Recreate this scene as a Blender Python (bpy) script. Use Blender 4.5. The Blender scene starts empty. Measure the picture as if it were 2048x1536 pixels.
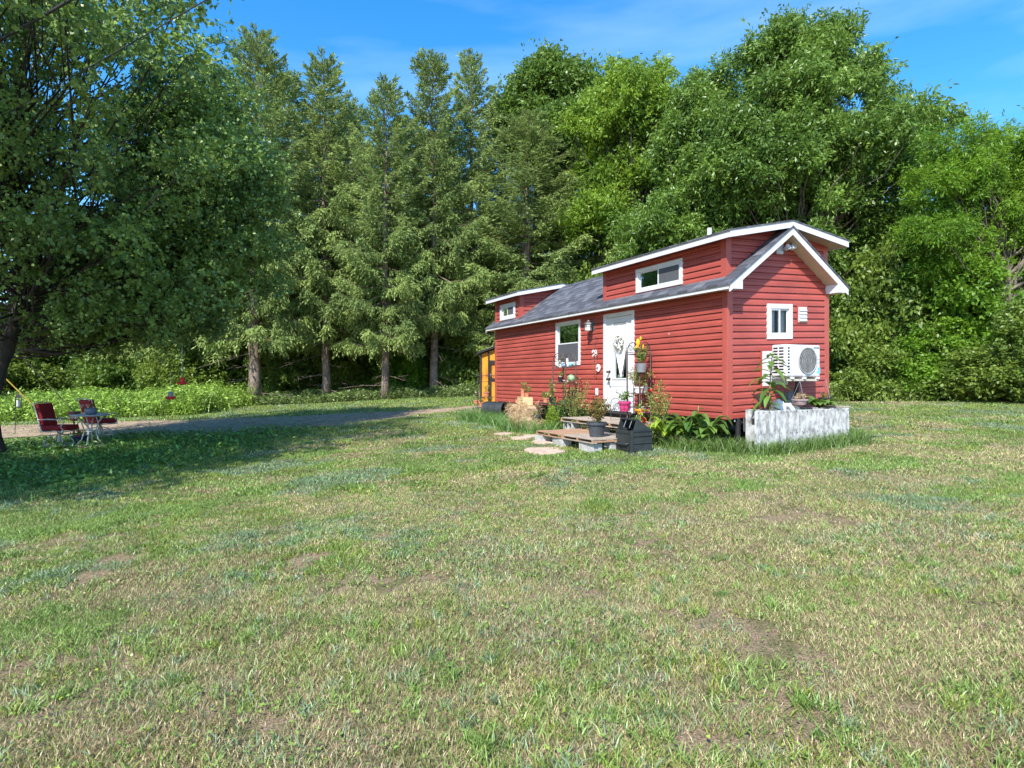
import bpy, bmesh, math, random
import numpy as np
from mathutils import Vector, Matrix, Euler

S = bpy.context.scene
COL = S.collection
R = math.radians
EYE = 1.5

# ---------------------------------------------------------------- camera
cam_d = bpy.data.cameras.new('camera')
cam = bpy.data.objects.new('camera', cam_d)
COL.objects.link(cam)
cam.location = (0, 0, EYE)
cam.rotation_euler = (R(90), 0, 0)
cam_d.sensor_width = 36
F = 1215.0
cam_d.lens = 36 * F / 2048
cam_d.shift_y = -10 / 2048
cam_d.clip_end = 3000
cam_d.clip_start = 0.05
S.camera = cam
HY = 758.0     # horizon row

# ---------------------------------------------------------------- sky and sun
LD = Vector((0.131, 0.342, -0.375)).normalized()      # direction the light travels
elev = math.asin(-LD.z)
W = bpy.data.worlds.new('World')
S.world = W
W.use_nodes = True
nt = W.node_tree
nt.nodes.clear()
out = nt.nodes.new('ShaderNodeOutputWorld')
bg = nt.nodes.new('ShaderNodeBackground')
sky = nt.nodes.new('ShaderNodeTexSky')
sky.sky_type = 'NISHITA'
sky.sun_disc = False
sky.sun_elevation = elev
sky.sun_rotation = math.atan2(-LD.x, -LD.y)
sky.air_density = 1.0
sky.dust_density = 0.4
sky.ozone_density = 3.0
hs = nt.nodes.new('ShaderNodeHueSaturation')
hs.inputs['Saturation'].default_value = 1.36
hs.inputs['Hue'].default_value = 0.497
nt.links.new(sky.outputs[0], hs.inputs['Color'])
tc = nt.nodes.new('ShaderNodeTexCoord')
mp = nt.nodes.new('ShaderNodeMapping')
mp.inputs['Rotation'].default_value = (0.1, 0.55, 0.3)
mp.inputs['Scale'].default_value = (1.0, 2.0, 5.5)
nz = nt.nodes.new('ShaderNodeTexNoise')
nz.inputs['Scale'].default_value = 1.5
nz.inputs['Detail'].default_value = 5
nz.inputs['Roughness'].default_value = 0.5
rp = nt.nodes.new('ShaderNodeValToRGB')
rp.color_ramp.elements[0].position = 0.54
rp.color_ramp.elements[0].color = (0, 0, 0, 1)
rp.color_ramp.elements[1].position = 0.8
rp.color_ramp.elements[1].color = (0.22, 0.22, 0.22, 1)
mx = nt.nodes.new('ShaderNodeMix')
mx.data_type = 'RGBA'
nt.links.new(tc.outputs['Generated'], mp.inputs[0])
nt.links.new(mp.outputs[0], nz.inputs['Vector'])
nt.links.new(nz.outputs['Fac'], rp.inputs[0])
nt.links.new(rp.outputs[0], mx.inputs[0])
nt.links.new(hs.outputs[0], mx.inputs[6])
mx.inputs[7].default_value = (5.2, 6.2, 7.6, 1)
nt.links.new(mx.outputs[2], bg.inputs['Color'])
bg.inputs['Strength'].default_value = 0.15
nt.links.new(bg.outputs[0], out.inputs[0])

sun_d = bpy.data.lights.new('sun', 'SUN')
sun_d.energy = 3.9
sun_d.angle = R(0.5)
sun_d.color = (1.0, 0.95, 0.87)
sun = bpy.data.objects.new('sun', sun_d)
COL.objects.link(sun)
sun.rotation_euler = LD.to_track_quat('-Z', 'Y').to_euler()
sun.location = (-20, -40, 50)

S.view_settings.view_transform = 'Standard'
S.view_settings.look = 'None'
S.view_settings.gamma = 1
S.view_settings.exposure = 1.1
S.render.engine = 'CYCLES'

# ---------------------------------------------------------------- helpers
def vnoise(x, y, scale, seed=0):
    g = np.random.RandomState(seed).rand(64, 64)
    x = np.asarray(x, float) / scale + 100; y = np.asarray(y, float) / scale + 100
    xi = np.floor(x).astype(int); yi = np.floor(y).astype(int)
    fx = x - xi; fy = y - yi
    fx = fx*fx*(3-2*fx); fy = fy*fy*(3-2*fy)
    a = g[xi % 64, yi % 64]; b = g[(xi+1) % 64, yi % 64]
    c = g[xi % 64, (yi+1) % 64]; d = g[(xi+1) % 64, (yi+1) % 64]
    return (a*(1-fx)+b*fx)*(1-fy)+(c*(1-fx)+d*fx)*fy

def sstep(x, a, b):
    t = np.clip((np.asarray(x, float)-a)/(b-a), 0, 1)
    return t*t*(3-2*t)

def gz(x, y):
    """height of the ground"""
    x = np.asarray(x, float); y = np.asarray(y, float)
    z = 0.022*np.clip(y, -60, 48)
    z = z + 0.037*np.clip(x, -40, 4) + 0.026*np.clip(x-4, 0, 60)
    z = z + (vnoise(x, y, 5.0, 3)-.5)*0.07 + (vnoise(x, y, 1.3, 4)-.5)*0.02
    # the flat spot where house and deck stand
    w = np.exp(-(((x-1.5)/3.0)**2+((y-11.3)/3.0)**2))
    z = z + w*0.02
    return z

def g(x, y):
    return float(gz(x, y))

def ground_px(px, py):
    """the place on the ground seen at a pixel of the 2048 px photograph"""
    lo, hi = 1.0, 80.0
    k = (px-1024)/F; t = (py-HY)/F
    for _ in range(50):
        m = (lo+hi)/2
        if EYE-t*m > g(k*m, m): lo = m
        else: hi = m
    return Vector((k*lo, lo, g(k*lo, lo)))

def at(px, py, Y):
    return Vector(((px-1024)/F*Y, Y, EYE-(py-HY)/F*Y))

def tag(o, label=None, cat=None, group=None, kind=None):
    if label: o['label'] = label
    if cat: o['category'] = cat
    if group: o['group'] = group
    if kind: o['kind'] = kind
    return o

def thing(name, label, cat, loc=(0, 0, 0), rz=0.0, group=None):
    o = bpy.data.objects.new(name, None)
    o.empty_display_size = 0.1
    COL.objects.link(o)
    o.location = loc
    o.rotation_euler = (0, 0, rz)
    return tag(o, label, cat, group)

def dup(root, loc, rz=0.0, label=None, group=None, scale=None):
    r = root.copy(); COL.objects.link(r)
    r.location = loc; r.rotation_euler = (root.rotation_euler[0], root.rotation_euler[1], rz)
    if scale: r.scale = scale
    if label: r['label'] = label
    if group: r['group'] = group
    for ch in list(root.children):
        c = ch.copy(); COL.objects.link(c); c.parent = r
        for q in ch.children:
            d = q.copy(); COL.objects.link(d); d.parent = c
    return r

# ---------------------------------------------------------------- materials
def new_mat(name):
    m = bpy.data.materials.new(name)
    m.use_nodes = True
    n = m.node_tree
    n.nodes.clear()
    o = n.nodes.new('ShaderNodeOutputMaterial')
    p = n.nodes.new('ShaderNodeBsdfPrincipled')
    n.links.new(p.outputs[0], o.inputs[0])
    return m, n, p, o

def mat(name, col, rough=0.6, metal=0.0, var=0.15, scale=8.0, bump=0.0, bscale=60.0, col2=None, stretch=(1, 1, 1), spec=0.4, thr=(0.35, 0.65)):
    m, n, p, o = new_mat(name)
    tc = n.nodes.new('ShaderNodeTexCoord')
    mp = n.nodes.new('ShaderNodeMapping')
    mp.inputs['Scale'].default_value = stretch
    n.links.new(tc.outputs['Object'], mp.inputs[0])
    nz = n.nodes.new('ShaderNodeTexNoise')
    nz.inputs['Scale'].default_value = scale
    nz.inputs['Detail'].default_value = 6
    nz.inputs['Roughness'].default_value = 0.65
    n.links.new(mp.outputs[0], nz.inputs['Vector'])
    rp = n.nodes.new('ShaderNodeValToRGB')
    if col2 is None:
        a = [c*(1-var) for c in col]; b = [min(1, c*(1+var)) for c in col]
    else:
        a, b = col2, col
    rp.color_ramp.elements[0].position = thr[0]
    rp.color_ramp.elements[1].position = thr[1]
    rp.color_ramp.elements[0].color = (*a, 1)
    rp.color_ramp.elements[1].color = (*b, 1)
    n.links.new(nz.outputs['Fac'], rp.inputs[0])
    n.links.new(rp.outputs[0], p.inputs['Base Color'])
    p.inputs['Roughness'].default_value = rough
    p.inputs['Metallic'].default_value = metal
    p.inputs['Specular IOR Level'].default_value = spec
    if bump:
        nb = n.nodes.new('ShaderNodeTexNoise')
        nb.inputs['Scale'].default_value = bscale
        nb.inputs['Detail'].default_value = 4
        n.links.new(mp.outputs[0], nb.inputs['Vector'])
        bp = n.nodes.new('ShaderNodeBump')
        bp.inputs['Strength'].default_value = bump
        bp.inputs['Distance'].default_value = 0.01
        n.links.new(nb.outputs['Fac'], bp.inputs['Height'])
        n.links.new(bp.outputs[0], p.inputs['Normal'])
    return m

def leaf_mat(name, dark, light, trans=0.3, rough=0.45, spec=0.5, tcol=None):
    m, n, p, o = new_mat(name)
    at_ = n.nodes.new('ShaderNodeAttribute'); at_.attribute_name = 'tone'
    rp = n.nodes.new('ShaderNodeValToRGB')
    rp.color_ramp.elements[0].color = (*dark, 1)
    rp.color_ramp.elements[1].color = (*light, 1)
    n.links.new(at_.outputs['Fac'], rp.inputs[0])
    n.links.new(rp.outputs[0], p.inputs['Base Color'])
    p.inputs['Roughness'].default_value = rough
    p.inputs['Specular IOR Level'].default_value = spec
    tr = n.nodes.new('ShaderNodeBsdfTranslucent')
    hs = n.nodes.new('ShaderNodeHueSaturation')
    hs.inputs['Hue'].default_value = 0.485
    hs.inputs['Value'].default_value = 1.5
    n.links.new(rp.outputs[0], hs.inputs['Color'])
    n.links.new(hs.outputs[0], tr.inputs['Color'])
    mx = n.nodes.new('ShaderNodeMixShader'); mx.inputs[0].default_value = trans
    n.links.new(p.outputs[0], mx.inputs[1]); n.links.new(tr.outputs[0], mx.inputs[2])
    n.links.new(mx.outputs[0], o.inputs[0])
    return m

def attr_mat(name, trans=0.25, rough=0.6):
    m, n, p, o = new_mat(name)
    at_ = n.nodes.new('ShaderNodeAttribute'); at_.attribute_name = 'col'
    n.links.new(at_.outputs['Color'], p.inputs['Base Color'])
    p.inputs['Roughness'].default_value = rough
    p.inputs['Specular IOR Level'].default_value = 0.5
    tr = n.nodes.new('ShaderNodeBsdfTranslucent')
    n.links.new(at_.outputs['Color'], tr.inputs['Color'])
    mx = n.nodes.new('ShaderNodeMixShader'); mx.inputs[0].default_value = trans
    n.links.new(p.outputs[0], mx.inputs[1]); n.links.new(tr.outputs[0], mx.inputs[2])
    n.links.new(mx.outputs[0], o.inputs[0])
    return m

# ---------------------------------------------------------------- mesh builder
class MB:
    def __init__(s):
        s.v = []; s.f = []; s.uv = []; s.M = Matrix.Identity(4)
    def add(s, vs, fs, uvs=None):
        b = len(s.v)
        s.v += [tuple(s.M @ Vector(p)) for p in vs]
        for i, q in enumerate(fs):
            s.f.append([b+j for j in q])
            s.uv.append(uvs[i] if uvs else None)
        return s
    def box(s, lo, hi):
        x0, y0, z0 = lo; x1, y1, z1 = hi
        vs = [(x0,y0,z0),(x1,y0,z0),(x1,y1,z0),(x0,y1,z0),(x0,y0,z1),(x1,y0,z1),(x1,y1,z1),(x0,y1,z1)]
        return s.add(vs, [(0,3,2,1),(4,5,6,7),(0,1,5,4),(1,2,6,5),(2,3,7,6),(3,0,4,7)])
    def cbox(s, c, d, rot=None):
        M0 = s.M
        s.M = M0 @ Matrix.Translation(c) @ (rot.to_matrix().to_4x4() if rot is not None else Matrix.Identity(4))
        s.box((-d[0]/2, -d[1]/2, -d[2]/2), (d[0]/2, d[1]/2, d[2]/2))
        s.M = M0
        return s
    def quad(s, a, b, c, d, uv=None):
        return s.add([a, b, c, d], [(0, 1, 2, 3)], [uv] if uv else None)
    def prism(s, poly, a0, a1, plane='xz'):
        """polygon in a plane pushed along the third axis from a0 to a1"""
        def mk(p, a):
            if plane == 'xz': return (p[0], a, p[1])
            if plane == 'yz': return (a, p[0], p[1])
            return (p[0], p[1], a)
        n = len(poly)
        vs = [mk(p, a0) for p in poly]+[mk(p, a1) for p in poly]
        fs = [tuple(range(n)), tuple(reversed(range(n, 2*n)))]
        fs += [(i, i+n, (i+1) % n+n, (i+1) % n) for i in range(n)]
        return s.add(vs, fs)
    def tube(s, pts, r, n=8, cap=True):
        pts = [Vector(p) for p in pts]
        rs = r if isinstance(r, (list, tuple)) else [r]*len(pts)
        vs = []; fs = []
        up = Vector((0, 0, 1))
        t0 = (pts[1]-pts[0]).normalized()
        if abs(t0.dot(up)) > 0.95: up = Vector((1, 0, 0))
        nrm = (up-t0*up.dot(t0)).normalized()
        for i, p in enumerate(pts):
            t = (pts[min(i+1, len(pts)-1)]-pts[max(i-1, 0)])
            if t.length < 1e-9: t = t0
            t.normalize()
            nrm = (nrm-t*nrm.dot(t))
            if nrm.length < 1e-6: nrm = t.orthogonal()
            nrm.normalize()
            bn = t.cross(nrm)
            for k in range(n):
                a = 2*math.pi*k/n
                vs.append(p+(nrm*math.cos(a)+bn*math.sin(a))*rs[i])
        for i in range(len(pts)-1):
            for k in range(n):
                fs.append((i*n+k, i*n+(k+1) % n, (i+1)*n+(k+1) % n, (i+1)*n+k))
        if cap:
            fs.append(tuple(reversed(range(n))))
            fs.append(tuple(range((len(pts)-1)*n, len(pts)*n)))
        return s.add(vs, fs)
    def lathe(s, prof, c=(0, 0, 0), n=20):
        vs = []; fs = []
        m = len(prof)
        for (r, z) in prof:
            for k in range(n):
                a = 2*math.pi*k/n
                vs.append((c[0]+r*math.cos(a), c[1]+r*math.sin(a), c[2]+z))
        for i in range(m-1):
            for k in range(n):
                fs.append((i*n+k, i*n+(k+1) % n, (i+1)*n+(k+1) % n, (i+1)*n+k))
        fs.append(tuple(reversed(range(n)))); fs.append(tuple(range((m-1)*n, m*n)))
        return s.add(vs, fs)
    def ball(s, c, r, sc=(1, 1, 1), n=12):
        pr = []
        h = n//2
        vs = []; fs = []
        for i in range(1, h):
            th = math.pi*i/h
            for k in range(n):
                a = 2*math.pi*k/n
                vs.append((c[0]+r*sc[0]*math.sin(th)*math.cos(a), c[1]+r*sc[1]*math.sin(th)*math.sin(a), c[2]-r*sc[2]*math.cos(th)))
        vs.append((c[0], c[1], c[2]-r*sc[2])); vs.append((c[0], c[1], c[2]+r*sc[2]))
        b = len(vs)-2; t = len(vs)-1
        for i in range(h-2):
            for k in range(n):
                fs.append((i*n+k, i*n+(k+1) % n, (i+1)*n+(k+1) % n, (i+1)*n+k))
        for k in range(n):
            fs.append((b, (k+1) % n, k)); fs.append((t, (h-2)*n+k, (h-2)*n+(k+1) % n))
        return s.add(vs, fs)
    def build(s, name, m, parent=None, loc=None, rz=0.0, smooth=False, bevel=0.0, shear=0.0):
        me = bpy.data.meshes.new(name)
        vs = s.v
        if shear: vs = [(x, y, z+shear*x) for (x, y, z) in vs]
        me.from_pydata(vs, [], s.f)
        if any(u is not None for u in s.uv):
            ul = me.uv_layers.new(name='uv')
            i = 0
            for q, u in zip(s.f, s.uv):
                for j in range(len(q)):
                    ul.data[i].uv = u[j] if u else (0, 0)
                    i += 1
        if isinstance(m, (list, tuple)):
            for mm in m: me.materials.append(mm)
        else:
            me.materials.append(m)
        if smooth:
            me.polygons.foreach_set('use_smooth', [True]*len(me.polygons))
        me.update()
        o = bpy.data.objects.new(name, me)
        COL.objects.link(o)
        if parent: o.parent = parent
        if loc is not None: o.location = loc
        o.rotation_euler = (0, 0, rz)
        if bevel:
            b = o.modifiers.new('bevel', 'BEVEL'); b.width = bevel; b.segments = 2; b.limit_method = 'ANGLE'
            b.harden_normals = False
        return o

def np_mesh(name, V, Fq, m, parent=None, tone=None, col=None, loc=None, tri=False):
    """numpy vertices (n,3), faces (m,k) all with the same number of corners"""
    me = bpy.data.meshes.new(name)
    k = Fq.shape[1]
    me.vertices.add(len(V)); me.vertices.foreach_set('co', np.ascontiguousarray(V, dtype=np.float32).ravel())
    me.loops.add(Fq.size); me.loops.foreach_set('vertex_index', np.ascontiguousarray(Fq, dtype=np.int32).ravel())
    me.polygons.add(len(Fq))
    me.polygons.foreach_set('loop_start', np.arange(0, Fq.size, k, dtype=np.int32))
    me.polygons.foreach_set('loop_total', np.full(len(Fq), k, dtype=np.int32))
    me.update(calc_edges=True)
    if tone is not None:
        a = me.attributes.new('tone', 'FLOAT', 'POINT'); a.data.foreach_set('value', np.asarray(tone, dtype=np.float32))
    if col is not None:
        a = me.attributes.new('col', 'FLOAT_COLOR', 'POINT')
        c4 = np.ones((len(col), 4), dtype=np.float32); c4[:, :3] = col
        a.data.foreach_set('color', c4.ravel())
    me.materials.append(m)
    o = bpy.data.objects.new(name, me); COL.objects.link(o)
    if parent: o.parent = parent
    if loc is not None: o.location = loc
    return o

def norm(a):
    return a/np.maximum(np.linalg.norm(a, axis=1, keepdims=True), 1e-9)

def leaf_arrays(P, A, L, Wd, rs, flat=0.0, cup=0.18):
    """diamond leaves at P pointing along A; flat: bias of the leaf's face to the zenith"""
    n = len(P)
    A = norm(A)
    r = rs.normal(size=(n, 3)); r[:, 2] += flat*3
    N = norm(r-(r*A).sum(1, keepdims=True)*A)
    B = np.cross(A, N)
    L = np.broadcast_to(L, (n,))[:, None]; Wd = np.broadcast_to(Wd, (n,))[:, None]
    p0 = P
    p1 = P+A*L*0.42+B*Wd*0.5+N*Wd*cup
    p2 = P+A*L-N*L*0.08
    p3 = P+A*L*0.42-B*Wd*0.5+N*Wd*cup
    V = np.stack([p0, p1, p2, p3], 1).reshape(-1, 3)
    Fq = np.arange(4*n).reshape(n, 4)
    return V, Fq

# ================================================================ setting
M_bark = mat('bark', (0.23, 0.19, 0.15), 0.9, var=0.5, scale=5, bump=0.9, bscale=14, col2=(0.055, 0.045, 0.038), stretch=(1, 1, 0.3))
M_bark_spruce = mat('spruce bark', (0.29, 0.22, 0.175), 0.9, scale=7, bump=0.9, bscale=22, col2=(0.10, 0.075, 0.06), stretch=(1, 1, 0.5))
M_bark_dark = mat('dark bark', (0.07, 0.06, 0.05), 0.9, scale=6, bump=0.9, bscale=16, col2=(0.02, 0.017, 0.014), stretch=(1, 1, 0.3))
M_twig = mat('dead twig', (0.30, 0.26, 0.21), 0.9, scale=12, var=0.3)

# ---- ground
def make_ground():
    xs = np.concatenate([np.linspace(-500, -60, 12), np.linspace(-56, -16, 30), np.linspace(-15.5, 15.5, 156), np.linspace(17, 56, 28), np.linspace(60, 500, 12)])
    ys = np.concatenate([np.linspace(-60, -5, 8), np.linspace(-4, 26, 151), np.linspace(27, 60, 34), np.linspace(65, 600, 18)])
    X, Y = np.meshgrid(xs, ys)
    Z = gz(X, Y)-0.012
    V = np.stack([X, Y, Z], -1).reshape(-1, 3)
    nx = len(xs); ny = len(ys)
    i = np.arange(nx-1); j = np.arange(ny-1)
    I, J = np.meshgrid(i, j)
    a = (J*nx+I).ravel()
    Fq = np.stack([a, a+1, a+1+nx, a+nx], 1)
    m, n, p, o = new_mat('lawn soil and thatch')
    tc = n.nodes.new('ShaderNodeTexCoord')
    def noise(s, d=5):
        q = n.nodes.new('ShaderNodeTexNoise'); q.inputs['Scale'].default_value = s; q.inputs['Detail'].default_value = d
        q.inputs['Roughness'].default_value = 0.7
        n.links.new(tc.outputs['Object'], q.inputs['Vector']); return q
    def ramp(src, p0, c0, p1, c1):
        r = n.nodes.new('ShaderNodeValToRGB')
        r.color_ramp.elements[0].position = p0; r.color_ramp.elements[0].color = (*c0, 1)
        r.color_ramp.elements[1].position = p1; r.color_ramp.elements[1].color = (*c1, 1)
        n.links.new(src, r.inputs[0]); return r
    big = noise(0.45, 4); mid = noise(6, 6); fine = noise(90, 4)
    soil = ramp(fine.outputs['Fac'], 0.35, (0.10, 0.070, 0.045), 0.65, (0.42, 0.31, 0.20))
    green = ramp(fine.outputs['Fac'], 0.35, (0.045, 0.055, 0.02), 0.65, (0.20, 0.19, 0.08))
    sel = ramp(mid.outputs['Fac'], 0.38, (0, 0, 0), 0.52, (1, 1, 1))
    mx = n.nodes.new('ShaderNodeMix'); mx.data_type = 'RGBA'
    n.links.new(sel.outputs[0], mx.inputs[0]); n.links.new(soil.outputs[0], mx.inputs[7]); n.links.new(green.outputs[0], mx.inputs[6])
    n.links.new(mx.outputs[2], p.inputs['Base Color'])
    p.inputs['Roughness'].default_value = 0.95
    p.inputs['Specular IOR Level'].default_value = 0.1
    bp = n.nodes.new('ShaderNodeBump'); bp.inputs['Strength'].default_value = 0.8; bp.inputs['Distance'].default_value = 0.02
    n.links.new(fine.outputs['Fac'], bp.inputs['Height']); n.links.new(bp.outputs[0], p.inputs['Normal'])
    o = np_mesh('ground', V, Fq, m)
    tag(o, kind='structure')
make_ground()

# ---- driveway: a dirt and gravel band behind the lawn
DR = [(-45, 24.5, 2.6), (-30, 21.5, 2.4), (-18, 20.2, 2.3), (-12, 19.2, 2.7), (-8.5, 18.7, 3.1), (-6.2, 18.9, 3.1), (-4.2, 20.0, 2.1), (-2.6, 21.5, 1.2), (-1.2, 22.9, .6)]
def drive_mask(x, y):
    """1 inside the driveway, 0 outside, fading over its ragged edge"""
    dx = np.array([d[0] for d in DR]); dy = np.array([d[1] for d in DR]); dw = np.array([d[2] for d in DR])
    cy = np.interp(x, dx, dy); w = np.interp(x, dx, dw)
    w = w+(vnoise(x, y, 0.9, 11)-.5)*0.9+(vnoise(x, y, 0.25, 12)-.5)*0.35
    d = np.abs(y-cy)/np.maximum(w, .05)
    m = 1-sstep(d, 0.80, 1.0)
    return m*(np.asarray(x) < -1.1)

def make_drive():
    xs = np.arange(-45, -1.0, 0.14)
    V = []; nrow = 15
    dx = [d[0] for d in DR]; dy = [d[1] for d in DR]; dw = [d[2] for d in DR]
    for i, x in enumerate(xs):
        cy = np.interp(x, dx, dy); w = np.interp(x, dx, dw)
        for j in range(nrow):
            t = -1+2*j/(nrow-1)
            e = w
            if j in (0, nrow-1):
                e = w+(float(vnoise(x, j, .7, 14))-.5)*.5
            V.append((x, cy+t*e, 0))
    V = np.array(V)
    V[:, 2] = gz(V[:, 0], V[:, 1])-0.004
    nx = len(xs)
    a = (np.arange(nx-1)[:, None]*nrow+np.arange(nrow-1)[None]).ravel()
    Fq = np.stack([a, a+nrow, a+nrow+1, a+1], 1)
    m = mat('driveway dirt', (0.40, 0.30, 0.21), 0.95, scale=3.5, bump=1.0, bscale=30, col2=(0.20, 0.145, 0.10), spec=0.1)
    tag(np_mesh('driveway', V, Fq, m), kind='structure')
make_drive()

# ---- wooded ridge far away on the right
def make_hill():
    rs = np.random.RandomState(5)
    xs = np.linspace(-90, 560, 320); ys = np.linspace(330, 620, 60)
    X, Y = np.meshgrid(xs, ys)
    prof = sstep(X, -60, 120)*(1-0.25*sstep(X, 300, 520))
    t = np.sin(np.clip((Y-330)/290, 0, 1)*math.pi*.5)
    Z = prof*t*112+vnoise(X, Y, 40, 21)*10*prof*t+vnoise(X, Y, 5.5, 22)*4.5+vnoise(X, Y, 2.5, 23)*1.5
    V = np.stack([X, Y, Z], -1).reshape(-1, 3)
    nx = len(xs); ny = len(ys)
    I, J = np.meshgrid(np.arange(nx-1), np.arange(ny-1)); a = (J*nx+I).ravel()
    Fq = np.stack([a, a+1, a+1+nx, a+nx], 1)
    m = mat('far woods', (0.075, 0.135, 0.10), 0.95, scale=0.12, bump=0.5, bscale=0.6, col2=(0.035, 0.08, 0.06), spec=0.05)
    tag(np_mesh('hills', V, Fq, m), kind='structure')
make_hill()

# ================================================================ trees
def hermite(p0, p1, sag, n=5):
    p0 = Vector(p0); p1 = Vector(p1)
    r = []
    for i in range(n):
        t = i/(n-1)
        q = p0.lerp(p1, t)
        q.z += sag*4*t*(1-t)
        r.append(q)
    return r

def broadleaf(seed, env, trunk, tr, base, nclump, rc, nwhorl, k, L, Wd, droop=0.25, squash=0.88, twigs=2, limb=1.0, spread=0.75, sky_bias=0.35):
    """env: ellipsoids (cx,cy,cz,rx,ry,rz) that hold the crown; trunk: points of the trunk's axis; base: lowest limb.
    returns (wood MB, leaf vertices, faces, tone)"""
    rs = np.random.RandomState(seed); rnd = random.Random(seed)
    env = np.array(env, float)
    vol = (env[:, 3]*env[:, 4]*env[:, 5])**(0.7); vol /= vol.sum()
    C = []
    tries = 0
    while len(C) < nclump and tries < nclump*40:
        tries += 1
        e = env[rs.choice(len(env), p=vol)]
        d = rs.normal(size=3); d /= np.linalg.norm(d)
        r = rs.rand()**0.42
        c = e[:3]+d*r*e[3:]
        if C:
            dd = np.linalg.norm((np.array(C)-c)/np.array([1, 1, .6]), axis=1).min()
            if dd < rc*0.72: continue
        C.append(c)
    C = np.array(C)
    mb = MB()
    T = [Vector(p) for p in trunk]
    nt_ = len(T)
    # smooth trunk
    pts = []; rad = []
    for i in range(nt_-1):
        for j in range(5):
            t = j/5
            q = T[i].lerp(T[i+1], t)
            f = (i+t)/(nt_-1)
            q += Vector((rnd.uniform(-1, 1), rnd.uniform(-1, 1), 0))*tr*0.10
            pts.append(q); rad.append(tr*(1-0.86*f)*(1+0.35*max(0, 1-f*9)))
    pts.append(T[-1]); rad.append(tr*0.1)
    mb.tube(pts, rad, 10)
    P = np.array([tuple(p) for p in pts])
    for c in C:
        # limb leaves the trunk lower than the clump
        zt = base+(c[2]-base)*rnd.uniform(0.30, 0.75)
        i = int(np.abs(P[:, 2]-max(zt, base)).argmin())
        p0 = Vector(P[i]); p1 = Vector(c)
        ln = (p1-p0).length
        r0 = min(rad[i]*0.5, 0.008*ln+0.012)*limb
        lp = hermite(p0, p1, -0.06*ln, 6)
        for q in lp[1:-1]:
            q += Vector((rnd.uniform(-1, 1), rnd.uniform(-1, 1), rnd.uniform(-1, 1)))*0.05*ln
        mb.tube(lp, [r0*(1-0.8*t/5) for t in range(6)], 5, cap=False)
        for _ in range(twigs):
            d = Vector(rs.normal(size=3)); d.normalize()
            q = p1+d*rc*0.8
            mb.tube([p1, p1.lerp(q, .5)+Vector((0, 0, .05)), q], [r0*.22, r0*.15, r0*.08], 3, cap=False)
    # leaf whorls
    csz = rs.uniform(0.65, 1.25, len(C))
    w = csz**2/np.sum(csz**2)
    idx = rs.choice(len(C), size=nwhorl, p=w)
    d = norm(rs.normal(size=(nwhorl, 3)))
    d[:, 2] = d[:, 2]*0.9+0.06
    # boughs are lumpy: fewer twigs where a noise of the direction is low
    lump = np.sin(d[:, 0]*4.1+idx*1.7)*np.sin(d[:, 1]*3.7+idx*2.3)*0.35+0.85
    rr = rc*csz[idx]*(0.25+0.75*rs.rand(nwhorl)**0.5)*lump
    # some twigs reach past the bough and ragged sprays fill the space between boughs
    far_ = rs.rand(nwhorl) < 0.22
    spray = np.sin(np.floor(d[:, 0]*3)*12.9+np.floor(d[:, 1]*3)*78.2+np.floor(d[:, 2]*3)*37.7+idx*3.1)
    rr = np.where(far_ & (spray > .0), rc*csz[idx]*(1.0+0.65*rs.rand(nwhorl)*spray), rr)
    Pw = C[idx]+d*rr[:, None]*np.array([1, 1, squash])
    loose = rs.rand(nwhorl) < 0.10
    j2 = rs.randint(len(C), size=nwhorl)
    near_ = np.linalg.norm(C[j2]-C[idx], axis=1) < rc*3.0
    tt_ = rs.rand(nwhorl)[:, None]
    Pw = np.where((loose & near_)[:, None], C[idx]*(1-tt_)+C[j2]*tt_+rs.normal(size=(nwhorl, 3))*rc*.25, Pw)
    Aw = norm(d*0.7+rs.normal(size=(nwhorl, 3))*0.45+np.array([0, 0, -droop]))
    tone = np.clip(rs.rand(len(C))[idx]*0.45+rs.rand(nwhorl)*0.4+0.08, 0, 1)
    Pl = np.repeat(Pw, k, 0)
    Al = np.repeat(Aw, k, 0)+rs.normal(size=(nwhorl*k, 3))*spread
    Al[:, 2] -= droop*0.6
    Pl = Pl+rs.normal(size=Pl.shape)*L*0.35
    tl = np.clip(np.repeat(tone, k)+rs.uniform(-.15, .15, nwhorl*k), 0, 1)
    Ls = L*rs.uniform(0.7, 1.2, nwhorl*k); Ws = Wd*rs.uniform(0.8, 1.2, nwhorl*k)
    V, Fq = leaf_arrays(Pl, Al, Ls, Ws, rs, flat=sky_bias)
    return mb, V, Fq, np.repeat(tl, 4)

def plant_tree(name, label, cat, loc, parts, m_bark, m_leaf, group=None, rz=0.0, scale=(1, 1, 1)):
    mb, V, Fq, tone = parts
    t = thing(name, label, cat, loc, rz, group)
    t.scale = scale
    mb.build('trunk', m_bark, t, smooth=True)
    np_mesh('crown', V, Fq, m_leaf, t, tone=tone)
    return t

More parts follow.
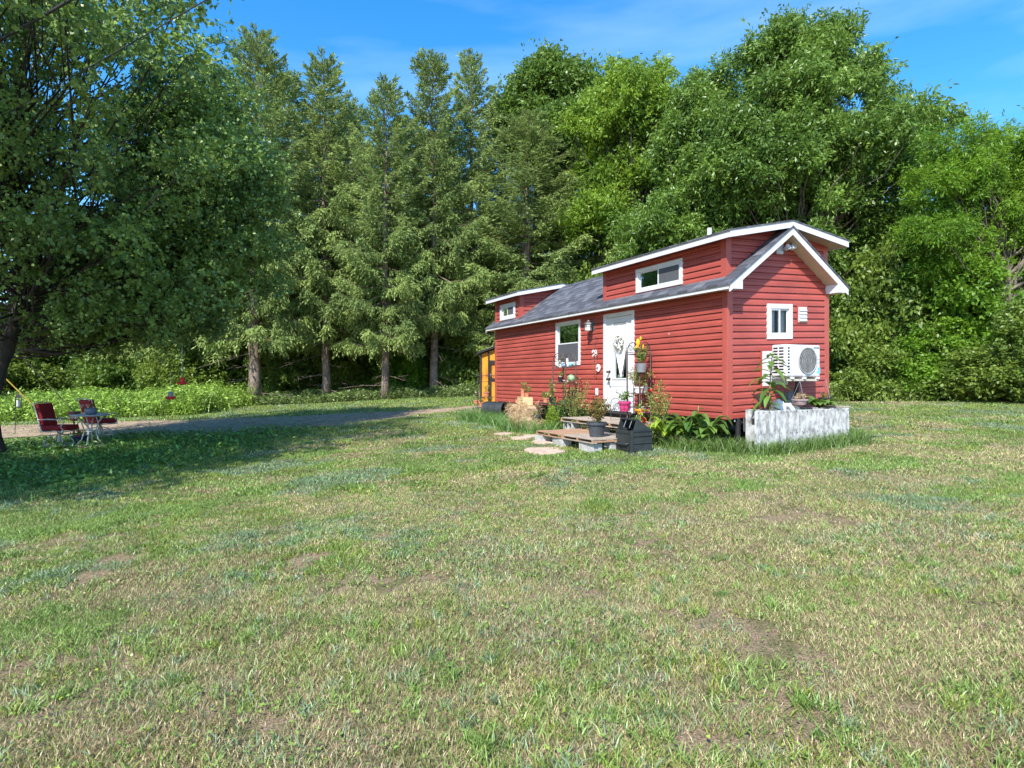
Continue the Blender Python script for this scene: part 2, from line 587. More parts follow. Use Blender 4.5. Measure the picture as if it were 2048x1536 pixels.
def spruce(seed, H, Rr, bare, tr, density=1.0, lean=0.0, dead=14):
    rs = np.random.RandomState(seed); rnd = random.Random(seed)
    mb = MB()
    n = 14
    pts = [Vector((lean*(i/n)**2+rnd.uniform(-.04, .04), rnd.uniform(-.04, .04), -0.1+(H+0.1)*i/n)) for i in range(n+1)]
    rad = [tr*(1-(i/n))**0.9+0.012 for i in range(n+1)]
    rad[0] *= 1.35
    mb.tube(pts, rad, 10)
    def axis(z):
        f = z/H
        return np.array([lean*f*f, 0, z])
    roots = []; dirs = []; lens = []; tn = []
    z = bare
    while z < H-0.15:
        f = (z-bare)/(H-bare)            # 0 low, 1 top
        nb = rnd.randint(4, 7)
        a0 = rnd.uniform(0, 6.28)
        for b in range(nb):
            az = a0+b*2*math.pi/nb+rnd.uniform(-.35, .35)
            Lb = Rr*((1-f)**0.64)*rnd.uniform(0.50, 1.15)*min(1, .66+f*2.2)+0.22
            if rnd.random() < 0.16 and f < .85: Lb *= 0.45
            sl = -0.40+1.25*f**1.5+rnd.uniform(-.12, .12)       # slope at the trunk
            cv = 0.30 if f < .8 else 0.1
            dh = np.array([math.cos(az), math.sin(az), 0]); lat = np.array([-math.sin(az), math.cos(az), 0])
            o = axis(z)
            def bp(t):
                return o+dh*Lb*t+np.array([0, 0, Lb*(sl*t+cv*t*t-0.10*math.sin(t*3.1))])
            mb.tube([Vector(bp(t)) for t in (0, .35, .7, 1)], [0.012+0.012*Lb, 0.01+0.006*Lb, .01, .004], 4, cap=False)
            ns = int((6+36*Lb)*density)
            t = 1-rs.rand(ns)**1.35*0.88
            s = rs.uniform(-1, 1, ns)
            wl = 0.26*Lb*(1.05-t)+0.05
            P = np.array([bp(q) for q in t])
            P += lat[None]*(s*wl)[:, None]+dh[None]*(np.abs(s)*wl*0.7)[:, None]
            P[:, 2] -= np.abs(s)*wl*0.15
            hang = np.clip(1.15-f*1.25, 0.0, 1)*rs.uniform(.4, 1, ns)
            D = lat[None]*(s*0.55)[:, None]+dh[None]*(0.55)+rs.normal(size=(ns, 3))*(0.22-.10*f)
            D[:, 2] += 0.25*f+(.35 if f > .8 else 0)
            D = norm(D)*(1-hang*0.82)[:, None]+np.array([0, 0, -1])*hang[:, None]
            ln = (0.16+0.56*hang*min(1, Lb*.7))*rs.uniform(.45, 1.3, ns)
            roots.append(P); dirs.append(norm(D)); lens.append(ln); tn.append(np.full(ns, rnd.random()*.5))
        z += rnd.uniform(0.34, 0.62)*(1-0.45*f)
    # leader
    P = np.array([axis(H-q) for q in np.linspace(0, .7, 16)]); D = norm(rs.normal(size=(16, 3))*0.35+np.array([0, 0, .7]))
    roots.append(P); dirs.append(D); lens.append(np.full(16, .16)); tn.append(np.full(16, .3))
    # dead lower branches
    for _ in range(dead):
        zz = rnd.uniform(0.5, bare+.5); az = rnd.uniform(0, 6.28); l = rnd.uniform(.7, 2.6)
        d = Vector((math.cos(az), math.sin(az), rnd.uniform(-.35, .05)))
        p0 = Vector((0, 0, zz))
        q = [p0, p0+d*l*.5+Vector((0, 0, -.05)), p0+d*l+Vector((0, 0, -.10*l))]
        mb.tube(q, [.018, .012, .005], 4, cap=False)
        for _ in range(4):
            t = rnd.uniform(.3, 1); s = p0+d*l*t
            mb.tube([s, s+Vector((rnd.uniform(-1, 1), rnd.uniform(-1, 1), rnd.uniform(-.7, .2)))*.4], [.007, .003], 3, cap=False)
    Rt = np.concatenate(roots); D = np.concatenate(dirs); ln = np.concatenate(lens); tn = np.concatenate(tn)
    step = 0.085
    K = np.maximum(2, (ln/step).astype(int))
    idx = np.repeat(np.arange(len(Rt)), K)
    cum = np.concatenate([[0], np.cumsum(K)[:-1]])
    j = np.arange(len(idx))-cum[idx]
    P = Rt[idx]+D[idx]*(j*step)[:, None]+rs.normal(size=(len(idx), 3))*0.015
    A = D[idx]+rs.normal(size=(len(idx), 3))*0.42
    V, Fq = leaf_arrays(P, A, rs.uniform(.13, .22, len(idx)), rs.uniform(.040, .068, len(idx)), rs, flat=0.1, cup=0.1)
    tone = np.clip(tn[idx]+rs.rand(len(idx))*0.3+0.25*(j/K[idx]), 0, 1)
    return mb, V, Fq, np.repeat(tone, 4)

L_spruce = leaf_mat('spruce needles', (0.08, 0.135, 0.04), (0.32, 0.42, 0.12), trans=0.28, rough=0.6, spec=0.3)
L_near = leaf_mat('pear leaves', (0.075, 0.15, 0.04), (0.25, 0.40, 0.08), trans=0.32, rough=0.42, spec=0.6)
L_mid = leaf_mat('broad leaves', (0.055, 0.12, 0.025), (0.17, 0.28, 0.04), trans=0.34, rough=0.42, spec=0.5)
L_ash = leaf_mat('hickory leaves', (0.05, 0.115, 0.02), (0.21, 0.345, 0.055), trans=0.32, rough=0.42, spec=0.5)
L_yel = leaf_mat('yellow green leaves', (0.08, 0.17, 0.020), (0.27, 0.41, 0.045), trans=0.38, rough=0.45, spec=0.4)
L_loc = leaf_mat('locust leaves', (0.07, 0.17, 0.018), (0.22, 0.39, 0.035), trans=0.42, rough=0.45, spec=0.4)
L_shr = leaf_mat('shrub leaves', (0.07, 0.135, 0.022), (0.23, 0.32, 0.05), trans=0.36, rough=0.45, spec=0.45)

def tree_at(px, Z):
    X = (px-1024)/F*Z
    return (X, Z, g(X, Z)-0.05)
def height_for(px, py, Z):
    return EYE+(HY-py)/F*Z-tree_at(px, Z)[2]

# ---- the row of spruces: three built, the rest copies of them with their own heights
sp_src = []
for i, (sd, H, Rr, bare, tr, ln) in enumerate([(11, 18.0, 3.0, 3.6, .25, .2), (12, 17.0, 2.75, 3.3, .18, -.15), (13, 17.5, 3.1, 4.2, .20, .1)]):
    sp_src.append((spruce(sd, H, Rr, bare, tr, density=1.5, lean=ln), H))
spr = [  # px, top row, Z, source, width, label
    (508, 66, 31.0, 0, 1.00, 'thick brown trunked spruce furthest left with dead lower branches, behind the driveway'),
    (652, 122, 32.5, 1, 1.00, 'tall spruce with pale flaking trunk, second bare trunk from the left'),
    (770, 168, 31.0, 1, 0.85, 'slender spruce with thin curved trunk, third bare trunk from the left'),
    (868, 118, 33.0, 2, 0.90, 'tall pointed spruce with forked grey trunk, fourth bare trunk from the left'),
    (941, 112, 36.0, 1, 0.90, 'tallest thin pointed spruce rising left of the house roof'),
    (1052, 232, 33.0, 0, 1.15, 'broad weeping spruce directly behind the far end of the red house'),
    (1165, 262, 36.5, 2, 1.05, 'wide low topped spruce behind the middle of the house roof'),
    (575, 150, 38.0, 2, 1.05, 'spruce in the second row between the two left bare trunks'),
    (706, 205, 38.0, 0, 0.95, 'spruce in the second row behind the pale flaking trunk'),
    (812, 240, 39.0, 1, 1.05, 'spruce in the second row between the slender and the forked trunk'),
    (1000, 205, 40.0, 2, 1.0, 'spruce in the second row just right of the tallest pointed one'),
    (405, 190, 34.0, 1, 1.15, 'spruce half hidden by the leafy tree left of the thick brown trunk'),
    (302, 330, 37.0, 2, 1.1, 'low spruce at the far left, mostly hidden by overhanging leaves'),
    (742, 290, 42.0, 0, 1.2, 'spruce in the third row showing between the pale flaking and the slender trunk'),
    (893, 275, 43.0, 2, 1.3, 'spruce in the third row showing between the two tallest pointed spruces'),
    (640, 260, 43.0, 1, 1.3, 'spruce in the third row left of the pale flaking trunk'),
    (1110, 300, 42.0, 1, 1.3, 'spruce in the third row between the weeping and the wide low topped spruce'),
]
protos = {}
for i, (px, top, Z, k, wd, lab) in enumerate(spr):
    loc = tree_at(px, Z); H = height_for(px, top, Z)
    parts, H0 = sp_src[k]
    wd *= 1.22; sc = (wd, wd, H/H0)
    if k not in protos:
        protos[k] = plant_tree('spruce_tree', lab, 'spruce tree', loc, parts, M_bark_spruce, L_spruce, 'spruces in the row behind the lawn', rz=i*1.1, scale=sc)
    else:
        dup(protos[k], loc, i*1.1, lab, scale=sc)

# ---- near leafy tree at the left edge
def near_tree():
    loc = (-11.1, 13.0, g(-11.1, 13.0)-0.1)
    trunk = [(0, 0, 0), (-.12, 0, 1.2), (.28, .1, 2.6), (.75, .1, 4.0), (.15, 0, 6.2), (.6, 0, 8.5), (1.0, 0, 12.5)]
    env = [(.6, 0, 7.6, 4.6, 4.6, 4.6), (.5, -.5, 4.2, 4.3, 4.0, 1.7), (2.4, .5, 9.5, 2.9, 3.2, 3.9), (2.6, 1.0, 3.3, 2.4, 2.2, 1.3), (-1.5, -1, 11, 3, 3, 3), (1.0, -2.6, 8.5, 3.3, 2.3, 3.6), (4.0, -4.2, 8.2, 2.6, 2.8, 3.0), (3.2, -2.2, 6.0, 2.8, 2.6, 2.2)]
    parts = broadleaf(31, env, trunk, .19, 2.4, 330, .70, 30000, 5, .085, .068, droop=.35, twigs=3, limb=.7, spread=.9, sky_bias=.1)
    plant_tree('leafy_tree', 'large dark leafy tree with leaning trunk at the left edge of the photo', 'tree', loc, parts, M_bark_dark, L_near)
near_tree()
def second_tree():
    loc = tree_at(-130, 15.5); q = 15.5/20.5
    trunk = [(x*q, y, (z-1.6)*q+1.6 if z else 0) for x, y, z in [(0, 0, 0), (.4, 0, 1.8), (2.2, 0, 4.0), (4.9, .2, 6), (7.0, .2, 9), (8.2, 0, 12)]]
    env = [((x+5.95)*q, y*q, (z-1.6)*q+1.6, a*q, b*q, c*q) for x, y, z, a, b, c in [(2.6, 0, 8.2, 3.0, 2.8, 4.2), (2.0, 0, 5.2, 3.5, 2.6, 2.2), (3.2, 0, 10.2, 1.8, 2.0, 2.6), (4.2, 0, 7.2, 1.9, 2, 2.6), (-.6, 0, 5.5, 3, 2.5, 2.8)]]
    parts = broadleaf(32, env, trunk, .17, 2.0, 230, .60, 27000, 5, .085, .066, droop=.3, twigs=2, spread=.9, sky_bias=.1)
    plant_tree('leafy_tree', 'dark leafy tree standing just beyond the driveway between the edge tree and the spruces', 'tree', loc, parts, M_bark_dark, L_near)
second_tree()
def side_tree():
    loc = (-13.4, 2.8, g(-13.4, 2.8)-0.1)
    env = [(0, 0, 6.5, 4.0, 4.6, 3.2), (3.2, .3, 7.6, 2.8, 3.0, 1.8), (4.9, 2.8, 8.6, 2.2, 2.6, 1.7)]
    parts = broadleaf(33, env, [(0, 0, 0), (.1, 0, 3), (0, 0, 6), (.2, 0, 10)], .3, 2.2, 140, .9, 17000, 4, .12, .09)
    plant_tree('leafy_tree', 'leafy tree standing beyond the left edge of the lawn, shading the grass', 'tree', loc, parts, M_bark_dark, L_near)
side_tree()

# ---- big hickory behind the house, its crown reaching highest on the right
def big_tree():
    Z = 25.0; px = 1590
    loc = tree_at(px, Z)
    def e(x, y, rx, ry, dy=0, r3=None):
        u = Z/F
        return ((x-px)*u, dy, EYE+(HY-y)*u-loc[2], rx*u, (r3 or rx)*u, ry*u)
    env = [e(1590, 130, 95, 95), e(1660, 85, 50, 50), e(1600, 260, 160, 110), e(1540, 360, 160, 90), e(1700, 330, 150, 75, -1), e(1810, 270, 75, 70),
           e(1730, 160, 60, 60), e(1570, 510, 150, 70), e(1740, 470, 100, 80), e(1480, 300, 90, 90, .5), e(1640, 410, 150, 55, -.5), e(1515, 200, 40, 90)]
    parts = broadleaf(41, env, [(0, 0, 0), (-.1, 0, 4), (.2, 0, 8), (.4, 0, 12), (.9, 0, 15.3)], .30, 3.0, 400, .72, 44000, 6, .20, .068, droop=.30, twigs=2, spread=.85)
    plant_tree('hickory_tree', 'tallest broad leafed tree rising above the gable end of the red house', 'tree', loc, parts, M_bark, L_ash)
big_tree()
def mid_trees():
    Z = 27.0; px = 1420; loc = tree_at(px, Z); u = Z/F
    def e(x, y, rx, ry, dy=0):
        return ((x-px)*u, dy, EYE+(HY-y)*u-loc[2], rx*u, rx*u, ry*u)
    env = [e(1400, 290, 85, 110), e(1440, 190, 40, 65), e(1385, 200, 28, 55), e(1420, 430, 110, 90), e(1330, 470, 90, 80), e(1500, 470, 80, 60), e(1400, 540, 120, 50)]
    parts = broadleaf(42, env, [(0, 0, 0), (.1, 0, 5), (0, 0, 9), (.3, 0, 13)], .22, 2.6, 240, .74, 26000, 6, .19, .07, droop=.30, twigs=2)
    plant_tree('hickory_tree', 'mid green leafy tree with two pointed tops behind the near roof dormer', 'tree', loc, parts, M_bark, L_ash)
    Z = 31.0; px = 1262; loc = tree_at(px, Z); u = Z/F
    env = [e(1262, 220, 85, 75), e(1225, 175, 45, 45), e(1310, 160, 40, 30), e(1190, 260, 55, 60), e(1270, 330, 100, 70, 1), e(1300, 250, 55, 70), e(1250, 430, 110, 70, 1)]
    parts = broadleaf(43, env, [(0, 0, 0), (-.2, 0, 5), (.1, 0, 9), (.5, 0, 12), (.2, 0, 15)], .24, 3.4, 200, .80, 20000, 6, .21, .08, droop=.2, twigs=2)
    plant_tree('hickory_tree', 'bright yellow green leafy tree showing forked dark limbs left of the tallest tree', 'tree', loc, parts, M_bark_dark, L_yel)
    Z = 38.0; px = 1100; loc = tree_at(px, Z); u = Z/F
    env = [e(1100, 190, 75, 75), e(1045, 215, 60, 60), e(1160, 200, 60, 60), e(1110, 290, 110, 80), e(1215, 240, 60, 80)]
    parts = broadleaf(44, env, [(0, 0, 0), (.2, 0, 8), (0, 0, 13), (.2, 0, 18)], .3, 6, 190, .95, 17000, 5, .26, .12, droop=.2, twigs=2)
    plant_tree('leafy_tree', 'tall round topped leafy tree farther back between the spruces and the yellow green tree', 'tree', loc, parts, M_bark, L_mid)
    # locust on the right edge
    Z = 19.5; px = 2010; loc = tree_at(px, Z); u = Z/F
    env = [e(2000, 330, 110, 50, 1), e(1930, 290, 60, 28), e(2060, 290, 80, 45), e(1900, 370, 80, 40), e(2000, 440, 120, 60, 1), e(1870, 450, 60, 60), e(2110, 370, 110, 90), e(1960, 250, 30, 16), e(1960, 520, 90, 50, 1), e(2060, 520, 90, 60, 1)]
    parts = broadleaf(45, env, [(0, 0, 0), (.2, 0, 3), (-.1, 0, 5.5), (.1, 0, 8.5)], .13, 2.0, 190, .60, 23000, 7, .15, .036, droop=.12, twigs=3, spread=.8, sky_bias=.5)
    plant_tree('locust_tree', 'feathery bright green locust tree at the right edge of the lawn', 'tree', loc, parts, M_bark, L_loc)
mid_trees()

# ---- low trees and shrubs with leaves down to the grass
def low_parts(seed, Rr, H, nwh, k=5, L=.15, Wd=.085):
    env = [(0, 0, H*.30, Rr, Rr*.9, H*.30), (Rr*.2, 0, H*.62, Rr*.75, Rr*.7, H*.30), (-Rr*.4, -.2, H*.22, Rr*.7, Rr*.7, H*.20), (Rr*.5, -.3, H*.2, Rr*.6, Rr*.6, H*.19)]
    return broadleaf(seed, env, [(0, 0, 0), (.1, 0, H*.3), (-.05, 0, H*.6), (.1, 0, H*.85)], .09, H*.12, int(26+nwh/140), .60, nwh, k, L, Wd, droop=.25, twigs=2, spread=.9)
low = []
for sd, Rr, H, nwh, mm in [(51, 2.1, 4.6, 7500, L_shr), (52, 2.4, 6.2, 9000, L_mid), (53, 1.5, 2.5, 4200, L_shr), (54, 2.2, 5.2, 7500, L_loc)]:
    low.append((low_parts(sd, Rr, H, nwh), H, mm))
low_protos = {}
def low_tree(px, top, Z, k, wd, label, rz, name='understory_tree', cat='small tree', group='low trees along the edge of the woods'):
    loc = tree_at(px, Z); H = height_for(px, top, Z)
    parts, H0, mm = low[k]
    sc = (wd, wd, H/H0)
    if k not in low_protos:
        low_protos[k] = plant_tree(name, label, cat, loc, parts, M_bark_dark, mm, group, rz, sc)
    else:
        t = dup(low_protos[k], loc, rz, label, group, sc)
        t.name = name; t['category'] = cat
right = [
    (1716, 430, 24, 1, 1.0, 'small dense tree rising close behind the right corner of the house roof'),
    (1800, 440, 22, 0, 1.05, 'bushy small tree between the house and the locust, above the lawn edge'),
    (1880, 405, 23.5, 1, 1.15, 'dark leafy small tree under the left side of the locust'),
    (1960, 470, 20.5, 3, 1.0, 'bright green bushy tree in front of the locust trunk'),
    (2060, 430, 21.5, 0, 1.15, 'leafy small tree at the right edge of the photo'),
    (1760, 690, 21, 2, .9, 'low shrub at the lawn edge right of the house corner'),
    (1850, 600, 20.5, 3, .8, 'low bright shrub below the bushy small tree, at the lawn edge'),
    (1990, 690, 18.6, 2, 1.0, 'low shrub on the lawn edge under the locust'),
    (2075, 590, 18.0, 0, .8, 'tall shrub at the right edge where the lawn meets the woods'),
    (1640, 500, 27, 1, 1.0, 'small tree hidden mostly behind the gable of the house'),
    (1760, 400, 29, 1, 1.05, 'small tree whose dark top fills the gap right of the tallest tree'),
]
for i, (px, top, Z, k, wd, lab) in enumerate(right):
    if 'shrub' in lab: low_tree(px, top, Z, k, wd, lab, i*1.3, 'shrub', 'shrub', 'shrubs along the lawn edge')
    else: low_tree(px, top, Z, k, wd, lab, i*1.3)
back = [
    (560, 640, 34.5, 0, 1.0), (610, 600, 37, 1, 1.0), (690, 620, 36, 0, 1.0), (735, 560, 41, 1, 1.2), (815, 590, 35.5, 3, 1.0), (905, 600, 37, 0, 1.1), (950, 640, 35, 2, 1.3),
    (1010, 560, 38, 1, 1.1), (1090, 520, 37, 1, 1.1), (1180, 500, 33, 1, 1.1), (1270, 470, 30, 0, 1.2), (1350, 460, 29, 1, 1.1),
    (1450, 440, 31, 1, 1.2), (1540, 430, 30, 1, 1.2), (460, 600, 36, 1, 1.1), (380, 620, 34, 0, 1.1), (300, 560, 38, 1, 1.4), (640, 500, 45, 1, 1.4), (850, 500, 46, 1, 1.5),
    (525, 520, 45, 1, 1.5), (748, 480, 48, 1, 1.5), (950, 480, 46, 1, 1.5), (230, 600, 40, 1, 1.4), (140, 580, 42, 1, 1.5), (60, 620, 38, 0, 1.5), (-30, 560, 40, 1, 1.6), (410, 540, 47, 1, 1.6), (-110, 600, 38, 1, 1.4)]
words = ['behind the thick brown spruce trunk', 'in the dark gap right of the thick brown trunk', 'beside the pale flaking trunk', 'far back behind the pale flaking trunk',
  'between the slender and the forked trunk', 'right behind the forked grey trunk', 'low bush beside the forked grey trunk', 'behind the orange shed', 'behind the far end of the house roof',
  'above the shingled middle of the house roof', 'above the near dormer, left part', 'above the near dormer, by the roof vent pipe', 'just left of the tallest tree, above the house roof',
  'below the tallest tree, above the house gable', 'left of the thick brown trunk', 'behind the hanging red feeders', 'behind the meadow, nearest the red feeders', 'deep in the woods right of the thick trunk',
  'deep in the woods behind the forked trunk', 'deep in the woods behind the thick trunk', 'deep in the woods behind the slender trunk', 'deep in the woods left of the orange shed',
  'beyond the bright meadow above the garden table', 'beyond the bright meadow above the green pole', 'beyond the bright meadow above the yellow pole', 'beyond the meadow at the left edge of the photo',
  'deep in the woods left of the thick trunk', 'far beyond the left edge tree']
for i, ((px, top, Z, k, wd), w_) in enumerate(zip(back, words)):
    low_tree(px, top, Z, k, wd, 'dense green undergrowth tree '+w_, 1+i*0.9)

# woods that stand beyond the left edge of the photograph (they show in the window glass)
for i, (x, y, k, sc) in enumerate([(-34, 22, 1, 2.2), (-39, 28, 0, 2.6), (-46, 34, 1, 2.8), (-52, 42, 0, 3.2), (-58, 30, 1, 3.0), (-42, 19, 0, 2.2), (-60, 52, 1, 3.6), (-30, 27, 1, 1.6)]):
    t = dup(low_protos[k], (x, y, g(x, y)-.1), i*1.1, 'tree of the woods beyond the left edge of the lawn', 'woods beyond the left edge', (sc, sc, sc))

# ================================================================ grass and weeds
def blades(P, h, w, lean, col, rs, two=True):
    """P (n,3) roots, h heights, w widths, lean lengths of the tip's offset"""
    n = len(P)
    a = rs.uniform(0, 2*math.pi, n); b = rs.uniform(0, 2*math.pi, n)
    side = np.stack([np.cos(a), np.sin(a), np.zeros(n)], 1)*(w/2)[:, None]
    ld = np.stack([np.cos(b), np.sin(b), np.zeros(n)], 1)*lean[:, None]
    up = np.stack([np.zeros(n), np.zeros(n), h], 1)
    v0 = P-side; v1 = P+side
    m = P+up*0.6+ld*0.35
    v2 = m+side*0.75; v3 = m-side*0.75
    v4 = P+up+ld
    if two:
        V = np.stack([v0, v1, v2, v3, v4, v4+side*0.02], 1).reshape(-1, 3)
        i = np.arange(n)*6
        Fq = np.concatenate([np.stack([i, i+1, i+2, i+3], 1), np.stack([i+3, i+2, i+5, i+4], 1)])
        C = np.repeat(col, 6, 0)
    else:
        V = np.stack([v0, v1, v4+side*.15, v4-side*.15], 1).reshape(-1, 3)
        Fq = np.arange(4*n).reshape(n, 4)
        C = np.repeat(col, 4, 0)
    return V, Fq, C

GREEN = np.array([.19, .30, .06]); DKGREEN = np.array([.11, .20, .04]); YEL = np.array([.28, .35, .05]); STRAW = np.array([.48, .41, .21]); BLUE = np.array([.20, .29, .16]); TAN = np.array([.38, .28, .15]); PALE = np.array([.30, .35, .13])
def lawn_colour(x, y, rs):
    n = len(x)
    dry = 0.42*vnoise(x, y, .9, 31)+0.34*vnoise(x, y, .28, 32)+0.22*vnoise(x, y, .10, 38)+0.34*vnoise(x, y, 3.2, 33)-.09
    # long mowing lines that fan out from the corner of the lawn by the drive
    ang = np.arctan2(y+3, x+14)
    dry = dry+0.075*np.sin(ang*75+vnoise(x, y, 2.5, 37)*3)
    bias = 0.50-0.30*sstep(np.hypot(x*.8, y), 3.5, 9)+0.10*sstep(x, -1.5, 1.5)*(1-sstep(y, 7, 11))-0.12*sstep(-x, 2.0, 5.5)
    dry = dry+bias-0.62
    # fewer straw blades and more green ones beyond a slanting line on the left
    shade = sstep(-x-0.35*y+12-6.3, 0, 2)*sstep(y, 6, 9)
    dry = dry-0.25*sstep(-x*1.0+0.45*(y-9), 5.6, 8.0)*sstep(y, 7, 9)
    p = np.clip((dry-0.10)*3.6-0.02, 0.03, 0.80)
    u = rs.rand(n)
    isdry = u < p
    blue = vnoise(x, y, .7, 35) > 0.66
    yel = vnoise(x, y, .5, 36) > 0.62
    c = np.where(isdry[:, None], STRAW, GREEN)
    u2 = rs.rand(n)
    c = np.where((isdry & (u2 < .35))[:, None], TAN, c)
    c = np.where((isdry & (u2 > .8))[:, None], PALE, c)
    c = np.where((~isdry & blue & (u2 < .7))[:, None], BLUE, c)
    c = np.where((~isdry & yel & (u2 < .45))[:, None], YEL*.85, c)
    c = np.where((~isdry & (u2 > .8))[:, None], DKGREEN, c)
    c = c*(rs.uniform(.6, 1.3, n)*(.80+.4*vnoise(x, y, .45, 39)))[:, None]
    return c, isdry, dry

def inside_house(x, y):
    a = R(26.1); dx = x-3.654; dy = y-10.3
    v = dx*math.cos(a)+dy*math.sin(a); u = -dx*math.sin(a)+dy*math.cos(a)
    return (u > -.05) & (u < 9.5) & (v > 0.0) & (v < 2.6), u, v

def make_lawn():
    rs = np.random.RandomState(77)
    m = attr_mat('grass blades', 0.22, 0.42)
    Vs = []; Fs = []; Cs = []; off = 0
    bands = [(1.9, 4.2, 14000, .0036, 1.0, True), (4.2, 7.5, 6500, .0055, 1.0, True), (7.5, 12, 2600, .0095, 1.0, True), (12, 19, 850, .017, 1.1, False), (19, 34, 260, .034, 1.4, False)]
    for y0, y1, dens, w, hs, two in bands:
        hx0 = 0.86*y1+1.0
        A = 2*hx0*(y1-y0)
        n = int(A*dens)
        x = rs.uniform(-hx0, hx0, n); y = rs.uniform(y0, y1, n)
        k = np.abs(x) < 0.86*y+1.0
        x = x[k]; y = y[k]
        # bare and thin spots
        thin = 0.6*vnoise(x, y, .55, 41)+0.4*vnoise(x, y, .17, 42)
        bare = np.clip((thin-.63)*8, 0, .93)*(1-.9*sstep(y, 5, 9))
        inh, u, v = inside_house(x, y)
        dm = drive_mask(x, y)
        keep = (rs.rand(len(x)) > bare) & ~inh & (rs.rand(len(x)) > dm*.97)
        # woods floor on the right and back has no lawn
        keep &= ~((x > 9.5) & (y > 19.5+.2*(x-9)))
        keep &= y < 32+.2*np.clip(x, -10, 10)
        x = x[keep]; y = y[keep]
        c, isdry, dry = lawn_colour(x, y, rs)
        n = len(x)
        tuft = vnoise(x, y, .30, 43)
        h = (0.014+0.024*rs.rand(n)+0.055*np.clip(tuft-.60, 0, 1)*(~isdry))*hs
        h = np.where(isdry, h*.75, h)
        ww = w*rs.uniform(.6, 1.3, n)*np.where(tuft > .66, 1.35, 1)
        lean = h*rs.uniform(.3, 1.5, n)
        P = np.stack([x, y, gz(x, y)-.006], 1)
        V, Fq, C = blades(P, h, ww, lean, c, rs, two)
        Vs.append(V); Fs.append(Fq+off); Cs.append(C); off += len(V)
    o = np_mesh('grass', np.concatenate(Vs), np.concatenate(Fs), m, col=np.concatenate(Cs))
    tag(o, 'mown lawn of patchy green and straw coloured grass', kind='stuff')
    # coarse tufts and clumps of broad weed leaves in the foreground
    Vs = []; Fs = []; Cs = []; off = 0
    nt_ = 4200
    tx = rs.uniform(-6, 6, nt_); ty = 2.1+rs.rand(nt_)**1.5*5.5
    k = (np.abs(tx) < .9*ty+.3) & (vnoise(tx, ty, .8, 46) > .46)
    tx = tx[k]; ty = ty[k]
    for X_, Y_ in zip(tx, ty):
        nb = rs.randint(10, 40); rad = rs.uniform(.03, .12)
        a = rs.uniform(0, 6.28, nb); r = rad*np.sqrt(rs.rand(nb))
        x = X_+np.cos(a)*r; y = Y_+np.sin(a)*r
        P = np.stack([x, y, gz(x, y)-.004], 1)
        base = [GREEN, YEL*.8, BLUE, GREEN, DKGREEN, PALE, GREEN][rs.randint(7)]
        c = base*rs.uniform(.7, 1.35, nb)[:, None]
        h = rs.uniform(.025, .065, nb)*(1.1-.08*Y_); 
        V, Fq, C = blades(P, h, rs.uniform(.0035, .0075, nb), h*rs.uniform(.5, 1.4, nb), c, rs)
        Vs.append(V); Fs.append(Fq+off); Cs.append(C); off += len(V)
    n = 22000
    x = rs.uniform(-6, 6, n); y = 2.0+rs.rand(n)*6
    k = (np.abs(x) < .9*y+.3) & (vnoise(x, y, .33, 47)*.6+vnoise(x, y, 1.2, 48)*.4 > .56)
    x = x[k]; y = y[k]; n = len(x)
    P = np.stack([x, y, gz(x, y)+rs.uniform(.004, .03, n)], 1)
    A = rs.normal(size=(n, 3)); A[:, 2] = np.abs(A[:, 2])*.25
    V, Fq = leaf_arrays(P, A, rs.uniform(.012, .028, n), rs.uniform(.010, .019, n), rs, flat=1.2)
    c = np.where(rs.rand(n)[:, None] < .12, YEL, GREEN)*rs.uniform(.7, 1.4, n)[:, None]
    Vs.append(V); Fs.append(Fq+off); Cs.append(np.repeat(c, 4, 0))
    o = np_mesh('lawn_weeds', np.concatenate(Vs), np.concatenate(Fs), m, col=np.concatenate(Cs))
    tag(o, 'coarse tufts and clover weeds growing in the near lawn', kind='stuff')
    return m
M_grass = make_lawn()

def weed_patch(name, label, pts, n, hmin, hmax, spread, seed, leafy=.5, gcol=GREEN, bw=.012):
    """tall grass and leafy stems round the given points (x, y, weight)"""
    rs = np.random.RandomState(seed)
    pts = np.array(pts, float); w = pts[:, 2]/pts[:, 2].sum()
    i = rs.choice(len(pts), n, p=w)
    x = pts[i, 0]+rs.normal(size=n)*spread; y = pts[i, 1]+rs.normal(size=n)*spread
    z = gz(x, y)
    h = rs.uniform(hmin, hmax, n)*(.6+.8*vnoise(x, y, .8, seed))
    c = gcol*rs.uniform(.6, 1.6, n)[:, None]
    P = np.stack([x, y, z-.01], 1)
    nb = int(n*(1-leafy))
    V, Fq, C = blades(P[:nb], h[:nb], rs.uniform(.6, 1.4, nb)*bw, h[:nb]*rs.uniform(.2, 1.1, nb), c[:nb], rs)
    Vs = [V]; Fs = [Fq]; Cs = [C]; off = len(V)
    Pn = P[nb:]; hn = h[nb:]; cn = c[nb:]
    if len(Pn):
        k = 7
        t = rs.uniform(.1, 1, (len(Pn), k))
        Q = np.repeat(Pn, k, 0); Q[:, 2] += (hn[:, None]*t).ravel()
        Q[:, :2] += rs.normal(size=(len(Q), 2))*.05
        A = rs.normal(size=(len(Q), 3)); A[:, 2] = A[:, 2]*.4+.1
        L = rs.uniform(.6, 1.3, len(Q))*bw*7
        V, Fq = leaf_arrays(Q, A, L, L*.42, rs, flat=.6)
        Vs.append(V); Fs.append(Fq+off); Cs.append(np.repeat(np.repeat(cn, k, 0)*rs.uniform(.8, 1.3, len(Q))[:, None], 4, 0))
    o = np_mesh(name, np.concatenate(Vs), np.concatenate(Fs), M_grass, col=np.concatenate(Cs))
    tag(o, label, kind='stuff')
    return o

